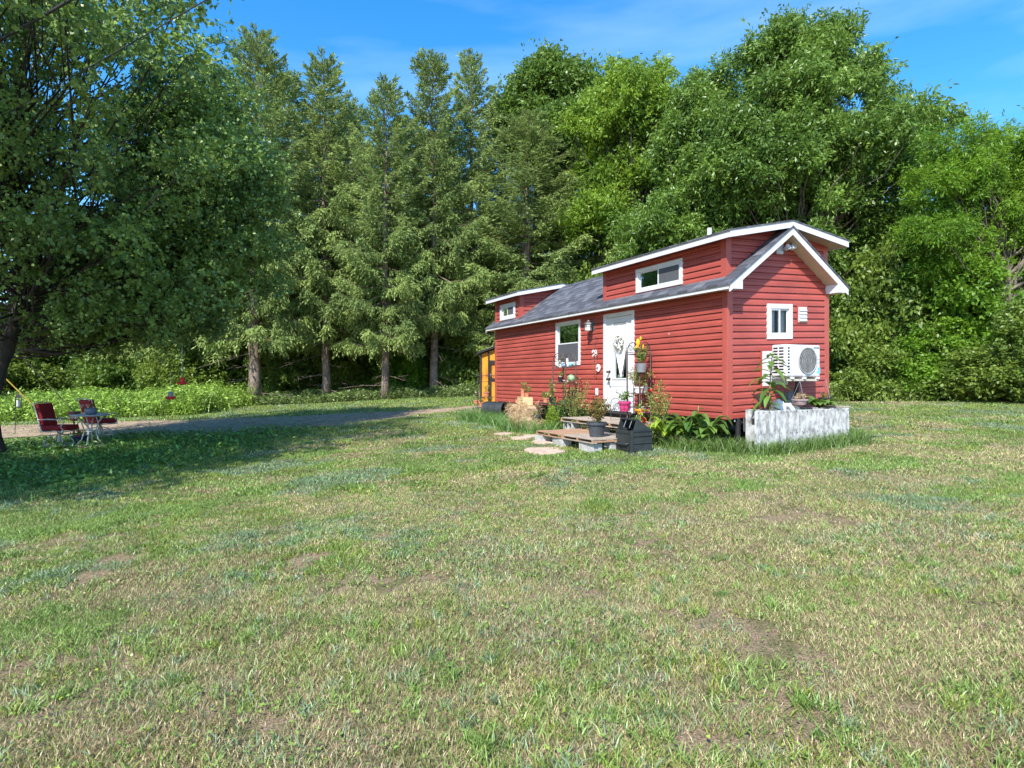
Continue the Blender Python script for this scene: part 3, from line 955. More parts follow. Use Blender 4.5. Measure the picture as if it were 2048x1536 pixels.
# bright meadow beyond the drive on the left
pts = []
rs_ = np.random.RandomState(3)
for _ in range(900):
    x = rs_.uniform(-36, -13); y = np.interp(x, [-36, -18, -8], [27.5, 24.0, 25.5])+rs_.rand()**1.3*13
    pts.append((x, y, 1))
weed_patch('meadow', 'bright sunlit meadow of tall weeds beyond the driveway', pts, 56000, .25, 1.0, .35, 91, .62, np.array([.21, .33, .05]), .022)
pts = []
for _ in range(700):
    x = rs_.uniform(-16, 1.5); y = np.interp(x, [-16, -8, 2], [29.5, 31.0, 31.8])+rs_.rand()*2.6
    pts.append((x, y, 1))
weed_patch('undergrowth', 'rough weeds and brambles at the foot of the spruces', pts, 22000, .15, .55, .3, 92, .55, np.array([.13, .19, .055]), .02)
pts = []
for _ in range(600):
    x = rs_.uniform(9, 26); y = np.interp(x, [9, 12, 16, 26], [21.5, 20.2, 18.2, 17.5])+rs_.rand()*2.8
    pts.append((x, y, 1))
weed_patch('undergrowth', 'tall weeds and grass where the right side of the lawn meets the woods', pts, 24000, .15, .6, .3, 93, .5, np.array([.20, .28, .06]), .018)
# shaded rough grass by the table
pts = [(rs_.uniform(-12.5, -5.8), 0, 1) for _ in range(160)]
pts = [(x, rs_.uniform(9.0, 16.5), 1) for x, _, _ in pts]
pts = [p for p in pts if p[0] < -5.2-.0*p[1]]
weed_patch('rough_grass', 'longer shaded grass round the garden table and the edge tree', pts, 9000, .05, .16, .5, 94, .2, np.array([.11, .22, .04]), .014)

# ================================================================ the red tiny house
A = R(26.1); CA = math.cos(A); SA = math.sin(A)
C0 = Vector((3.654, 10.3, 0.40)); SH = 0.038
HWD = 2.53; HLN = 9.45; ZB = 0.822; OV = 0.22; RK = 0.27
MIDV = HWD/2
def Rf(v): return 3.10+(min(v, HWD-v)+OV)*0.695
def Df(v): return 3.967+(min(v, HWD-v)+OV)*0.177
def HWp(v, u, z=None):
    x = C0.x+CA*v-SA*u; y = C0.y+SA*v+CA*u
    return Vector((x, y, g(x, y) if z is None else z))

M_red = mat('red vinyl siding', (0.34, 0.070, 0.054), 0.46, var=0.16, scale=1.1, bump=0.06, bscale=200, stretch=(1, 1, 3), spec=0.35)
M_redpost = mat('red corner trim', (0.37, 0.08, 0.062), 0.4, var=0.07, scale=2)
M_white = mat('white painted trim', (0.60, 0.61, 0.63), 0.45, var=0.04, scale=3, bump=0.1, bscale=30)
M_vinyl = mat('white vinyl', (0.62, 0.63, 0.65), 0.35, var=0.03, scale=2)
M_soffit = mat('beige soffit', (0.50, 0.42, 0.30), 0.55, var=0.06, scale=2)
M_dark = mat('dark metal and painted shade', (0.035, 0.033, 0.033), 0.5, var=0.3, scale=10, metal=0.0)
M_black = mat('black', (0.02, 0.02, 0.021), 0.5, var=0.3, scale=8)
M_inside = mat('interior boards', (0.16, 0.13, 0.10), 0.7, var=0.2, scale=4)
M_curtain = mat('white curtain', (0.75, 0.74, 0.72), 0.8, var=0.1, scale=5)
M_screen = mat('insect screen', (0.085, 0.09, 0.10), 0.55, var=0.15, scale=300)

def shingle_mat():
    m, n, p, o = new_mat('roof shingles')
    tc = n.nodes.new('ShaderNodeTexCoord'); sx = n.nodes.new('ShaderNodeSeparateXYZ'); cb = n.nodes.new('ShaderNodeCombineXYZ')
    n.links.new(tc.outputs['Object'], sx.inputs[0])
    mt = n.nodes.new('ShaderNodeMath'); mt.operation = 'MULTIPLY_ADD'; mt.inputs[1].default_value = 1/0.8212; mt.inputs[2].default_value = OV/0.8212+2.8
    n.links.new(sx.outputs[0], mt.inputs[0]); n.links.new(sx.outputs[1], cb.inputs[0]); n.links.new(mt.outputs[0], cb.inputs[1])
    br = n.nodes.new('ShaderNodeTexBrick')
    br.inputs['Scale'].default_value = 1.0
    br.inputs['Brick Width'].default_value = 0.24; br.inputs['Row Height'].default_value = 0.14
    br.inputs['Mortar Size'].default_value = 0.004; br.inputs['Mortar Smooth'].default_value = 0.2; br.inputs['Bias'].default_value = -0.25
    br.offset = 0.37; br.offset_frequency = 2; br.squash = 1.3; br.squash_frequency = 3
    br.inputs['Color1'].default_value = (0.055, 0.060, 0.075, 1)
    br.inputs['Color2'].default_value = (0.15, 0.158, 0.185, 1)
    br.inputs['Mortar'].default_value = (0.02, 0.02, 0.025, 1)
    n.links.new(cb.outputs[0], br.inputs['Vector'])
    nz = n.nodes.new('ShaderNodeTexNoise'); nz.inputs['Scale'].default_value = 160; nz.inputs['Detail'].default_value = 3
    n.links.new(tc.outputs['Object'], nz.inputs['Vector'])
    nz2 = n.nodes.new('ShaderNodeTexNoise'); nz2.inputs['Scale'].default_value = 9; nz2.inputs['Detail'].default_value = 5
    n.links.new(tc.outputs['Object'], nz2.inputs['Vector'])
    mx = n.nodes.new('ShaderNodeMix'); mx.data_type = 'RGBA'; mx.blend_type = 'MULTIPLY'; mx.inputs[0].default_value = 0.75
    rp = n.nodes.new('ShaderNodeValToRGB'); rp.color_ramp.elements[0].position = .35; rp.color_ramp.elements[1].position = .65
    rp.color_ramp.elements[0].color = (.85, .85, .87, 1); rp.color_ramp.elements[1].color = (1.15, 1.15, 1.15, 1)
    n.links.new(nz2.outputs['Fac'], rp.inputs[0])
    n.links.new(br.outputs['Color'], mx.inputs[6]); n.links.new(rp.outputs[0], mx.inputs[7])
    n.links.new(mx.outputs[2], p.inputs['Base Color'])
    p.inputs['Roughness'].default_value = 0.85
    bp = n.nodes.new('ShaderNodeBump'); bp.inputs['Strength'].default_value = .7; bp.inputs['Distance'].default_value = .006
    n.links.new(nz.outputs['Fac'], bp.inputs['Height']); n.links.new(bp.outputs[0], p.inputs['Normal'])
    return m
M_shingle = shingle_mat()

def glass_mat():
    m, n, p, o = new_mat('window glass')
    n.nodes.remove(p)
    fr = n.nodes.new('ShaderNodeFresnel'); fr.inputs[0].default_value = 1.38
    gl = n.nodes.new('ShaderNodeBsdfGlossy'); gl.inputs['Roughness'].default_value = 0.02; gl.inputs['Color'].default_value = (.62, .66, .7, 1)
    tr = n.nodes.new('ShaderNodeBsdfTransparent'); tr.inputs['Color'].default_value = (.85, .88, .88, 1)
    mx = n.nodes.new('ShaderNodeMixShader')
    nz = n.nodes.new('ShaderNodeTexNoise'); nz.inputs['Scale'].default_value = 2.2
    bp = n.nodes.new('ShaderNodeBump'); bp.inputs['Strength'].default_value = .05; bp.inputs['Distance'].default_value = .05
    n.links.new(nz.outputs['Fac'], bp.inputs['Height']); n.links.new(bp.outputs[0], gl.inputs['Normal'])
    n.links.new(fr.outputs[0], mx.inputs[0]); n.links.new(tr.outputs[0], mx.inputs[1]); n.links.new(gl.outputs[0], mx.inputs[2])
    n.links.new(mx.outputs[0], o.inputs[0])
    return m
M_glass = glass_mat()

house = thing('tiny_house', 'red vinyl sided tiny house with grey shingled roof, two dormers and white trim', 'house', C0, A)
OFF = Matrix.Translation((0, 0, -C0.z))
def HM(wall=None):
    """mesh builder in house coordinates; with a wall name its axes are (along the wall, depth inward, height)"""
    b = MB()
    if wall == 'left':      # long wall facing the lawn: along = u
        b.M = OFF @ Matrix(((0, 1, 0, 0), (1, 0, 0, 0), (0, 0, 1, 0), (0, 0, 0, 1)))
    elif wall == 'right':
        b.M = OFF @ Matrix(((0, -1, 0, HWD), (1, 0, 0, 0), (0, 0, 1, 0), (0, 0, 0, 1)))
    elif wall == 'back':
        b.M = OFF @ Matrix(((1, 0, 0, 0), (0, -1, 0, HLN), (0, 0, 1, 0), (0, 0, 0, 1)))
    else:
        b.M = OFF.copy()
    return b
def HB(b, name, m, parent=house, **k):
    return b.build(name, m, parent, shear=SH, **k)

CH = 0.1143
PROF = [(0.0, 0.006), (0.0006, -0.021), (0.060, -0.0185), (0.074, -0.008), (CH-.012, -0.004), (CH, 0.006)]
def siding(b, rng, z0, z1, holes=(), d0=0.0):
    n0 = int(math.floor((z0-ZB)/CH)); n1 = int(math.ceil((z1-ZB)/CH))
    cuts = sorted(set([h[2] for h in holes]+[h[3] for h in holes]+[z0, z1]))
    for c in range(n0, n1+1):
        for (a, da), (e, de) in zip(PROF, PROF[1:]):
            za = ZB+c*CH+a; ze = ZB+c*CH+e
            zs = [za]+[q for q in cuts if za < q < ze]+[ze]
            for p, q in zip(zs, zs[1:]):
                m = (p+q)/2
                if m < z0 or m > z1: continue
                dp = da+(de-da)*(p-za)/(ze-za); dq = da+(de-da)*(q-za)/(ze-za)
                s0, s1 = rng(m)
                if s1-s0 < .005: continue
                p0, p1 = rng(p); q0, q1 = rng(q)
                if p1 <= p0: p0 = p1 = (s0+s1)/2
                if q1 <= q0: q0 = q1 = (s0+s1)/2
                segs = [(s0, s1, True, True)]
                for h in holes:
                    if h[2] < m < h[3]:
                        ns = []
                        for (x0, x1, l, r_) in segs:
                            if h[1] <= x0 or h[0] >= x1: ns.append((x0, x1, l, r_)); continue
                            if h[0] > x0: ns.append((x0, h[0], l, False))
                            if h[1] < x1: ns.append((h[1], x1, False, r_))
                        segs = ns
                for (x0, x1, l, r_) in segs:
                    b.quad(((p0 if l else x0), d0+dp, p), ((p1 if r_ else x1), d0+dp, p), ((q1 if r_ else x1), d0+dq, q), ((q0 if l else x0), d0+dq, q))

# openings: (s0, s1, z0, z1)
W_low = (4.58, 5.73, 1.83, 2.92)
DOOR = (2.52, 3.62, 0.79, 2.93)
W_dor = (1.08, 2.46, 3.26, 3.745)
W_dor2 = (8.06, 9.08, 3.26, 3.735)
W_gab = (0.915, 1.55, 2.165, 2.79)
def shrink(w, m=.03): return (w[0]+m, w[1]-m, w[2]+m, w[3]-m)

b = HM('left'); siding(b, lambda z: (0.07, HLN-.07), ZB, 3.0, [shrink(W_low), (DOOR[0]+.03, DOOR[1]-.03, .7, DOOR[3]-.03)])
HB(b, 'wall', M_red)
b = HM()
def grng(z):
    if z < 3.1: return (0.07, HWD-.07)
    v = (z+.05-3.10)/0.695-OV
    return (max(.07, v), min(HWD-.07, HWD-v))
siding(b, grng, ZB, 4.10, [shrink(W_gab)])
HB(b, 'wall', M_red)
b = HM('right'); siding(b, lambda z: (0.07, HLN-.07), ZB, 3.0); HB(b, 'wall', M_red)
b = HM('back'); siding(b, grng, ZB, 4.10); HB(b, 'wall', M_red)
# interior: floor, ceiling, far partition so the windows show a room
b = HM(); b.box((.05, .05, ZB-.04), (HWD-.05, HLN-.05, ZB+.02)); b.box((HWD-.10, .1, ZB+.02), (HWD-.06, HLN-.1, 3.0)); b.box((.1, 4.2, ZB+.02), (HWD-.1, 4.24, 3.0)); b.box((.1, 6.6, ZB+.02), (HWD-.1, 6.64, 3.0))
b.box((.06, .06, 2.99), (HWD-.06, 0.9, 3.02))
HB(b, 'interior', M_inside)

# corner trim
def corner(b, cx, cy, sx, sy, z0, z1):
    w = .10
    x0, x1 = sorted((cx-sx*.022, cx+sx*w)); y0, y1 = sorted((cy-sy*.022, cy+sy*.004)); b.box((x0, y0, z0), (x1, y1, z1))
    x0, x1 = sorted((cx-sx*.0225, cx+sx*.004)); y0, y1 = sorted((cy+sy*.0045, cy+sy*w)); b.box((x0, y0, z0), (x1, y1, z1))
for (cx, cy, sx, sy) in ((0, 0, 1, 1), (HWD, 0, -1, 1), (0, HLN, 1, -1), (HWD, HLN, -1, -1)):
    b = HM(); corner(b, cx, cy, sx, sy, ZB-.012, 3.02); HB(b, 'corner_post', M_redpost, bevel=.006)

# main roof: shingle courses step down each slope
CS = 0.8212
def roof_poly(fn, ang, v0, v1, thick, exp=.14, lip=.007):
    top = []; v = v0; dv = exp*math.cos(ang)
    while v < v1-1e-6:
        e = min(v+dv, v1)
        top.append((v, fn(v)+lip)); top.append((e, fn(e)+lip*.15))
        v = e
    return top+[(v1, fn(v1)-thick), (v0, fn(v0)-thick)]
b = HM()
pl = roof_poly(Rf, math.atan(.695), -OV-.02, MIDV, .03)
b.prism(pl, -RK-.015, HLN+RK)
b.prism([(HWD-x, z) for x, z in reversed(pl)], -RK-.015, HLN+RK)
for k in range(int((7.6-3.9)/.25)):
    b.add([(MIDV-.13, 3.9+k*.25, Rf(MIDV-.13)+.016), (MIDV, 3.9+k*.25, Rf(MIDV)+.02), (MIDV+.13, 3.9+k*.25, Rf(MIDV+.13)+.016), (MIDV+.13, 3.9+k*.25+.27, Rf(MIDV+.13)+.01), (MIDV, 3.9+k*.25+.27, Rf(MIDV)+.012), (MIDV-.13, 3.9+k*.25+.27, Rf(MIDV-.13)+.01)], [(0, 1, 4, 5), (1, 2, 3, 4)])
roof = HB(b, 'roof', M_shingle)

# fascia boards along the eaves and up the gables
M_drip = mat('grey drip edge', (0.20, 0.21, 0.22), .5, var=.1)
for side in (0, 1):
    b = HM()
    x0 = -OV-.002 if side == 0 else HWD+OV-.016
    b.box((x0, -RK+.02, 2.995), (x0+.018, HLN+RK-.02, 3.068)); HB(b, 'fascia', M_white)
    b = HM(); xs = sorted((-OV+.017, -.004)) if side == 0 else (HWD+.004, HWD+OV-.017)
    b.box((xs[0], -RK+.02, 3.0), (xs[1], HLN+RK-.02, 3.008)); HB(b, 'soffit', M_soffit)
def rake(b, u0, u1, fn, top, bot, v0, v1):
    b.prism([(v0, fn(v0)-bot), (v1, fn(v1)-bot), (v1, fn(v1)-top), (v0, fn(v0)-top)], u0, u1)
for (u0, u1) in ((-RK, -RK+.02), (HLN+RK-.02, HLN+RK)):
    b = HM()
    rake(b, u0, u1, Rf, .022, .155, -OV, MIDV); rake(b, u0, u1, Rf, .022, .155, MIDV, HWD+OV)
    # boxed eave returns
    for s in (0, 1):
        f = (lambda v: v) if s == 0 else (lambda v: HWD-v)
        pp = [(f(-OV), 2.995), (f(.07), 2.995), (f(.07), Rf(.07)-.15), (f(-OV), Rf(-OV)-.06)]
        if s: pp = list(reversed(pp))
        e0, e1 = (u0+.003, -.003) if u0 < 0 else (HLN+.003, u1-.003)
        b.prism(pp, e0, e1)
    HB(b, 'fascia', M_white)
# sloping soffit panels under the rake
b = HM()
for s in (0, 1):
    v = .075
    while v < MIDV-.02:
        e = min(v+.082, MIDV-.004)
        p = [(v, Rf(v)-.148), (e-.005, Rf(e-.005)-.148), (e-.005, Rf(e-.005)-.138), (v, Rf(v)-.138)]
        if s: p = [(HWD-x, z) for x, z in reversed(p)]
        b.prism(p, -RK+.021, -.002); v = e
HB(b, 'soffit', M_soffit)

# dormers
def dormer(u0, u1, r0, r1, win, near_face=True):
    d0 = .0
    b = HM('left'); siding(b, lambda z: (u0+.05, u1-.05), Rf(0)-.03, Df(0)-.10, [shrink(win)] if win else [])
    dm = HB(b, 'dormer', M_red)
    b = HM('right'); siding(b, lambda z: (u0+.05, u1-.05), Rf(0)-.03, Df(0)-.10); HB(b, 'wall', M_red, dm)
    def srng(z):
        lo = .05
        if z > Df(.05)-.1: lo = (z+.1-3.967)/.177-OV
        return (lo, min(MIDV, (z+.01-3.10)/.695-OV))
    for u, sg in ((u0, 1), (u1, -1)):
        if u > HLN-.2 and sg < 0: continue
        b = MB()
        b.M = OFF @ Matrix.Translation((0, u, 0)) @ Matrix.Diagonal((1, sg, 1, 1))
        siding(b, srng, Rf(0)-.03, Df(MIDV)-.1)
        siding(b, lambda z: tuple(reversed([HWD-q for q in srng(z)])), Rf(0)-.03, Df(MIDV)-.1)
        HB(b, 'wall', M_red, dm)
    for cy, sy in ((u0, 1), (u1, -1)):
        for cx, sx in ((0, 1), (HWD, -1)):
            b = HM(); corner(b, cx, cy, sx, sy, Rf(0)-.05, Df(0)-.10); HB(b, 'corner_post', M_redpost, dm)
    b = HM(); pl = roof_poly(Df, math.atan(.177), -OV-.02, MIDV, .018)
    b.prism(pl, r0-.015, r1+.01); b.prism([(HWD-x, z) for x, z in reversed(pl)], r0-.015, r1+.01)
    HB(b, 'roof', M_shingle, dm)
    for x0 in (-OV-.002, HWD+OV-.016):
        b = HM(); b.box((x0, r0+.02, Df(-OV)-.125), (x0+.018, r1-.02, Df(-OV)-.02)); HB(b, 'fascia', M_white, dm)
    for (a, c) in ((r0, r0+.018), (r1-.018, r1)):
        if c > HLN+RK-.01: a += .003; c += .003
        for va, vb_ in ((-OV, MIDV), (MIDV, HWD+OV)):
            b = HM(); rake(b, a-.004, c-.004, Df, .014, .128, va, vb_); HB(b, 'fascia', M_white, dm)
    # soffit below, in narrow panels
    b = HM()
    v = -OV+.018
    while v < MIDV:
        e = min(v+.1, MIDV)
        for f in (0, 1):
            p = [(v, Df(v)-.112), (e-.005, Df(e-.005)-.112), (e-.005, Df(e-.005)-.104), (v, Df(v)-.104)]
            if f: p = [(HWD-x, z) for x, z in reversed(p)]
            b.prism(p, r0+.018, u0-.002)
            b.prism(p, u1+.002, r1-.018)
            if v < -.02: b.prism(p, u0, u1)
        v = e
    HB(b, 'soffit', M_soffit, dm)
    return dm
dormer(.03, 3.62, -RK, 3.80, W_dor)
dormer(7.76, HLN-.02, 7.55, HLN+RK, W_dor2)
b = HM(); b.lathe([(.10, -.05), (.10, .0), (.055, .05), (.045, .05), (.045, .26), (.048, .27)], (1.0, 1.45, Df(1.0)+.0), 16)
HB(b, 'vent_pipe', M_vinyl, roof, smooth=False)

# windows: casing > sash, pane, curtain, screen
def window(wall, w, kind, case=.07, curtain=None):
    s0, s1, z0, z1 = w
    b = HM(wall); d = (-.036, .03)
    b.box((s0, d[0], z1-case), (s1, d[1], z1)); b.box((s0, d[0], z0), (s1, d[1], z0+case))
    b.box((s0, d[0], z0+case), (s0+case, d[1], z1-case)); b.box((s1-case, d[0], z0+case), (s1, d[1], z1-case))
    win = HB(b, 'window', M_vinyl, bevel=.005)
    a0, a1, c0, c1 = s0+case, s1-case, z0+case, z1-case
    t = .028
    b = HM(wall); sash = .02
    def ring(x0, x1, y0, y1, dd):
        b.box((x0, dd, y1-t), (x1, dd+.02, y1)); b.box((x0, dd, y0), (x1, dd+.02, y0+t))
        b.box((x0, dd, y0+t), (x0+t, dd+.02, y1-t)); b.box((x1-t, dd, y0+t), (x1, dd+.02, y1-t))
    if kind == 'slider':
        m = (a0+a1)/2
        # the pane nearer the camera end carries the screen
        ring(a0, m+t/2, c0, c1, -.022); ring(m-t/2, a1, c0, c1, .0)
        HB(b, 'sash', M_vinyl, win)
        b = HM(wall); b.quad((a0+.01, -.008, c0+.01), (m, -.008, c0+.01), (m, -.008, c1-.01), (a0+.01, -.008, c1-.01)); HB(b, 'pane', M_glass, win)
        b = HM(wall); b.quad((m, .012, c0+.01), (a1-.01, .012, c0+.01), (a1-.01, .012, c1-.01), (m, .012, c1-.01)); HB(b, 'pane', M_glass, win)
        if wall == 'left':
            b = HM(wall); b.quad((a0+.02, -.0155, c0+.02), (m-.005, -.0155, c0+.02), (m-.005, -.0155, c1-.02), (a0+.02, -.0155, c1-.02)); HB(b, 'screen', M_screen, win)
    else:
        m = (c0+c1)/2
        ring(a0, a1, m-t/2, c1, .0); ring(a0, a1, c0, m+t/2, -.022)
        HB(b, 'sash', M_vinyl, win)
        b = HM(wall); b.quad((a0+.01, .012, m), (a1-.01, .012, m), (a1-.01, .012, c1-.01), (a0+.01, .012, c1-.01)); HB(b, 'pane', M_glass, win)
        b = HM(wall); b.quad((a0+.01, -.008, c0+.01), (a1-.01, -.008, c0+.01), (a1-.01, -.008, m), (a0+.01, -.008, m)); HB(b, 'pane', M_glass, win)
        b = HM(wall); b.quad((a0+.02, -.0155, c0+.02), (a1-.02, -.0155, c0+.02), (a1-.02, -.0155, m-.01), (a0+.02, -.0155, m-.01)); HB(b, 'screen', M_screen, win)
    # dark reveal behind
    if curtain:
        for (x0, x1, y0, y1, x0b, x1b) in curtain:
            b = HM(wall)
            n = 14; top = []; bot = []
            for i in range(n+1):
                f = i/n; dd = .085+.018*math.sin(f*n*1.5)
                top.append((x0+(x1-x0)*f, dd, y1)); bot.append((x0b+(x1b-x0b)*f, dd, y0))
            for i in range(n): b.quad(bot[i], bot[i+1], top[i+1], top[i])
            HB(b, 'curtain', M_curtain, win)
    return win
window('left', W_low, 'hung', curtain=[(5.5, 5.68, 1.9, 2.85, 5.55, 5.68), (4.62, 4.72, 1.9, 2.85, 4.62, 4.68)])
window('left', W_dor, 'slider')
window('left', W_dor2, 'slider', case=.10, curtain=[(8.75, 9.0, 3.3, 3.7, 8.8, 9.0)])
window('gable', W_gab, 'slider', case=.085, curtain=[(.98, 1.24, 2.2, 2.75, 1.10, 1.22), (1.40, 1.5, 2.2, 2.75, 1.30, 1.5)])
# items seen on the sill of the lower window
# door
d0, d1, z0, z1 = DOOR
b = HM('left'); c = .085
b.box((d0, -.034, z0), (d0+c, .03, z1)); b.box((d1-c, -.034, z0), (d1, .03, z1)); b.box((d0+c, -.034, z1-c), (d1-c, .03, z1))
HB(b, 'door_frame', M_white, bevel=.004)
b = HM('left')
a0, a1 = d0+c+.004, d1-c-.004; g0, g1, gz0, gz1 = 2.80, 3.29, 1.52, 2.72
b.box((a0, .0, z0+.02), (g0, .04, z1-c-.004)); b.box((g1, .0, z0+.02), (a1, .04, z1-c-.004)); b.box((g0, .0, z0+.02), (g1, .04, gz0)); b.box((g0, .0, gz1), (g1, .04, z1-c-.004))
for (x0, x1, y0, y1) in ((g0-.03, g1+.03, gz0-.03, gz0), (g0-.03, g1+.03, gz1, gz1+.03), (g0-.03, g0, gz0, gz1), (g1, g1+.03, gz0, gz1)): b.box((x0, -.012, y0), (x1, -.0005, y1))
b.box((a0+.1, -.006, z0+.20), (a1-.1, -.0005, z0+.215)); b.box((a0+.1, -.006, z0+.55), (a1-.1, -.0005, z0+.56))
door = HB(b, 'door', M_white)
b = HM('left'); b.quad((g0, .035, gz0), (g1, .035, gz0), (g1, .035, gz1), (g0, .035, gz1)); HB(b, 'pane', M_glass, door)
b = HM('left'); rows = 16; n = 22
def crow(t):
    # full width at the top, drawn together at the bottom
    k = 1-.93*max(0, (t-.12)/.88)**1.5
    m = (g0+g1)/2-.02*t
    w_ = (g1-g0)/2*k
    return [(m-w_+2*w_*i/n, .014+.006*math.sin(i*1.9), gz1-.01-(gz1-gz0-.06)*t) for i in range(n+1)]
prev = crow(0)
for r_ in range(1, rows+1):
    cur = crow(r_/rows)
    for i in range(n): b.quad(prev[i], prev[i+1], cur[i+1], cur[i])
    prev = cur
b.ball((g0+g1)/2-.02 and ((g0+g1)/2-.02, .014, gz0+.06), .035, (1, .3, 1))
HB(b, 'curtain', M_curtain, door)
M_brass = mat('dark bronze', (.06, .045, .03), .35, metal=.7)
for zz, rr in ((1.66, .028), (1.50, .034)):
    b = HM('left'); b.tube([(3.42, .0, zz), (3.42, -.055, zz)], [.034, .012], 12); b.ball((3.42, -.065, zz), rr, (1, .8, 1))
    if zz < 1.6: b.tube([(3.42, -.06, 1.49), (3.36, -.07, 1.47), (3.33, -.065, 1.40)], .010, 8)
    HB(b, 'handle' if zz < 1.6 else 'deadbolt', M_brass, door, smooth=True)
b = HM('left'); b.box((d0+.02, -.06, z0-.03), (d1-.02, .03, z0-.002)); HB(b, 'threshold', M_dark)
b = HM('left'); b.box((d0, .0, ZB-.2), (d1, .03, z0-.032)); HB(b, 'skirt_board', M_dark)

# wall lantern by the door
M_lamp = mat('grey lantern metal', (.16, .16, .16), .4, metal=.5)
M_lglass = mat('frosted lantern glass', (.62, .66, .66), .25, var=.08)
b = HM('left'); s = 4.12; zc = 2.72
b.box((s-.13, -.028, zc-.11), (s-.05, -.004, zc+.11))
b.tube([(s-.09, -.03, zc+.08), (s-.09, -.10, zc+.12), (s-.09, -.15, zc+.10)], .010, 8)
b.lathe([(.012, .13), (.02, .105), (.10, .055), (.105, .045), (.08, .045)], (s-.09, -.16, zc), 6)
for k in range(6):
    a_ = k*math.pi/3; x = s-.09+.073*math.cos(a_); y = -.16+.073*math.sin(a_)
    b.tube([(x, y, zc-.11), (x, y, zc+.05)], .005, 4)
b.lathe([(.078, -.12), (.078, -.105), (.074, -.105)], (s-.09, -.16, zc), 6); b.lathe([(.075, -.025), (.078, -.02), (.075, -.015)], (s-.09, -.16, zc), 6)
lamp = HB(b, 'wall_lantern', M_lamp)
b = HM('left'); b.lathe([(.066, -.104), (.066, .045)], (s-.09, -.16, zc), 6); HB(b, 'glass_shade', M_lglass, lamp)
b = HM('left'); b.box((3.83, -.04, 1.13), (3.93, -.0175, 1.29)); b.box((3.855, -.052, 1.16), (3.905, -.04, 1.26)); HB(b, 'outlet_cover', M_vinyl, bevel=.006)
b = HM('left'); b.tube([(2.0-.55, -.017, 2.36), (2.0-.55, -.024, 2.36)], .012, 10); HB(b, 'cap', M_vinyl)
# twin floodlight under the gable
M_lamp2 = mat('grey white floodlight', (.42, .44, .46), .4)
b = HM(); vx = MIDV-.06; zc = 3.77
b.box((vx-.09, -.06, zc-.10), (vx+.09, -.018, zc+.10)); fl = HB(b, 'floodlight', M_lamp2, bevel=.02)
b = HM()
for dx, dz in ((.10, 0), (.24, .02)):
    b.tube([(vx+.03, -.06, zc-.02), (vx+dx, -.12, zc+dz)], .012, 8)
    b.lathe([(.02, 0), (.05, .03), (.055, .09), (.048, .09), (.03, .06)], (0, 0, 0), 14) if False else None
    M0 = b.M; b.M = M0 @ Matrix.Translation((vx+dx, -.10, zc+dz)) @ Euler((R(65), R(15 if dx > .15 else -10), 0)).to_matrix().to_4x4()
    b.lathe([(.022, -.05), (.045, -.02), (.055, .06), (.048, .06), (.03, .02)], (0, 0, 0), 16); b.M = M0
HB(b, 'lamp_head', M_lamp2, fl, smooth=True)
# small louvred vent
b = HM(); v0, v1, y0, y1 = 1.70, 1.92, 2.47, 2.74
b.box((v0-.025, -.030, y0-.025), (v1+.025, -.012, y1+.025)); vb = HB(b, 'louvre_vent', M_red)
b = HM(); b.box((v0, -.036, y0), (v1, -.031, y1))
for k in range(4):
    zz = y0+.02+k*.06
    b.add([(v0+.012, -.058, zz), (v1-.012, -.058, zz), (v1-.012, -.037, zz+.052), (v0+.012, -.037, zz+.052), (v0+.012, -.037, zz), (v1-.012, -.037, zz)], [(0, 1, 2, 3), (0, 4, 5, 1)])
HB(b, 'louvre', M_vinyl, vb)
# white service panel and grey meter box low on the gable
b = HM(); b.box((.76, -.028, 1.315), (1.46, -.014, 1.985)); sp = HB(b, 'service_panel', M_red)
b = HM(); b.box((.79, -.034, 1.345), (1.43, -.0285, 1.955)); HB(b, 'cover', M_vinyl, sp, bevel=.004)
M_grey = mat('grey box', (.18, .20, .23), .45)
b = HM(); b.box((1.36, -.12, 1.02), (1.60, -.014, 1.22)); HB(b, 'junction_box', M_grey, bevel=.006)
# chassis below the floor
b = HM()
b.box((.12, .12, ZB-.20), (.20, HLN-.12, ZB-.045)); b.box((HWD-.2, .12, ZB-.20), (HWD-.12, HLN-.12, ZB-.045))
for k in range(9): b.box((.21, .3+k*1.08, ZB-.17), (HWD-.21, .36+k*1.08, ZB-.046))
b.box((.3, .02, ZB-.10), (HWD-.3, .1, ZB-.045))
HB(b, 'chassis', M_dark)
for k, u_ in enumerate((4.6, 5.5)):
    for s_ in (0, 1):
        x = .18 if s_ == 0 else HWD-.38
        b = HM(); M0 = b.M; b.M = M0 @ Matrix.Translation((x+.1, u_, ZB-.36)) @ Matrix.Rotation(R(90), 4, 'Y')
        b.lathe([(.12, -.10), (.30, -.10), (.34, -.06), (.34, .06), (.30, .10), (.12, .10)], (0, 0, 0), 24)
        HB(b, 'wheel', M_black)
M_block = mat('concrete block', (.50, .50, .48), .9, var=.25, scale=9, bump=.6, bscale=80, col2=(.30, .30, .29))
for u_ in (1.3, 3.9, 6.6, 8.9):
    for x in (.35, HWD-.55):
        b = HM(); b.box((x, u_, .22), (x+.2, u_+.4, .41)); b.box((x+.004, u_+.004, .413), (x+.196, u_+.396, .62))
        HB(b, 'pier', M_dark)  # piers coloured dark to stand for the shade under the floor

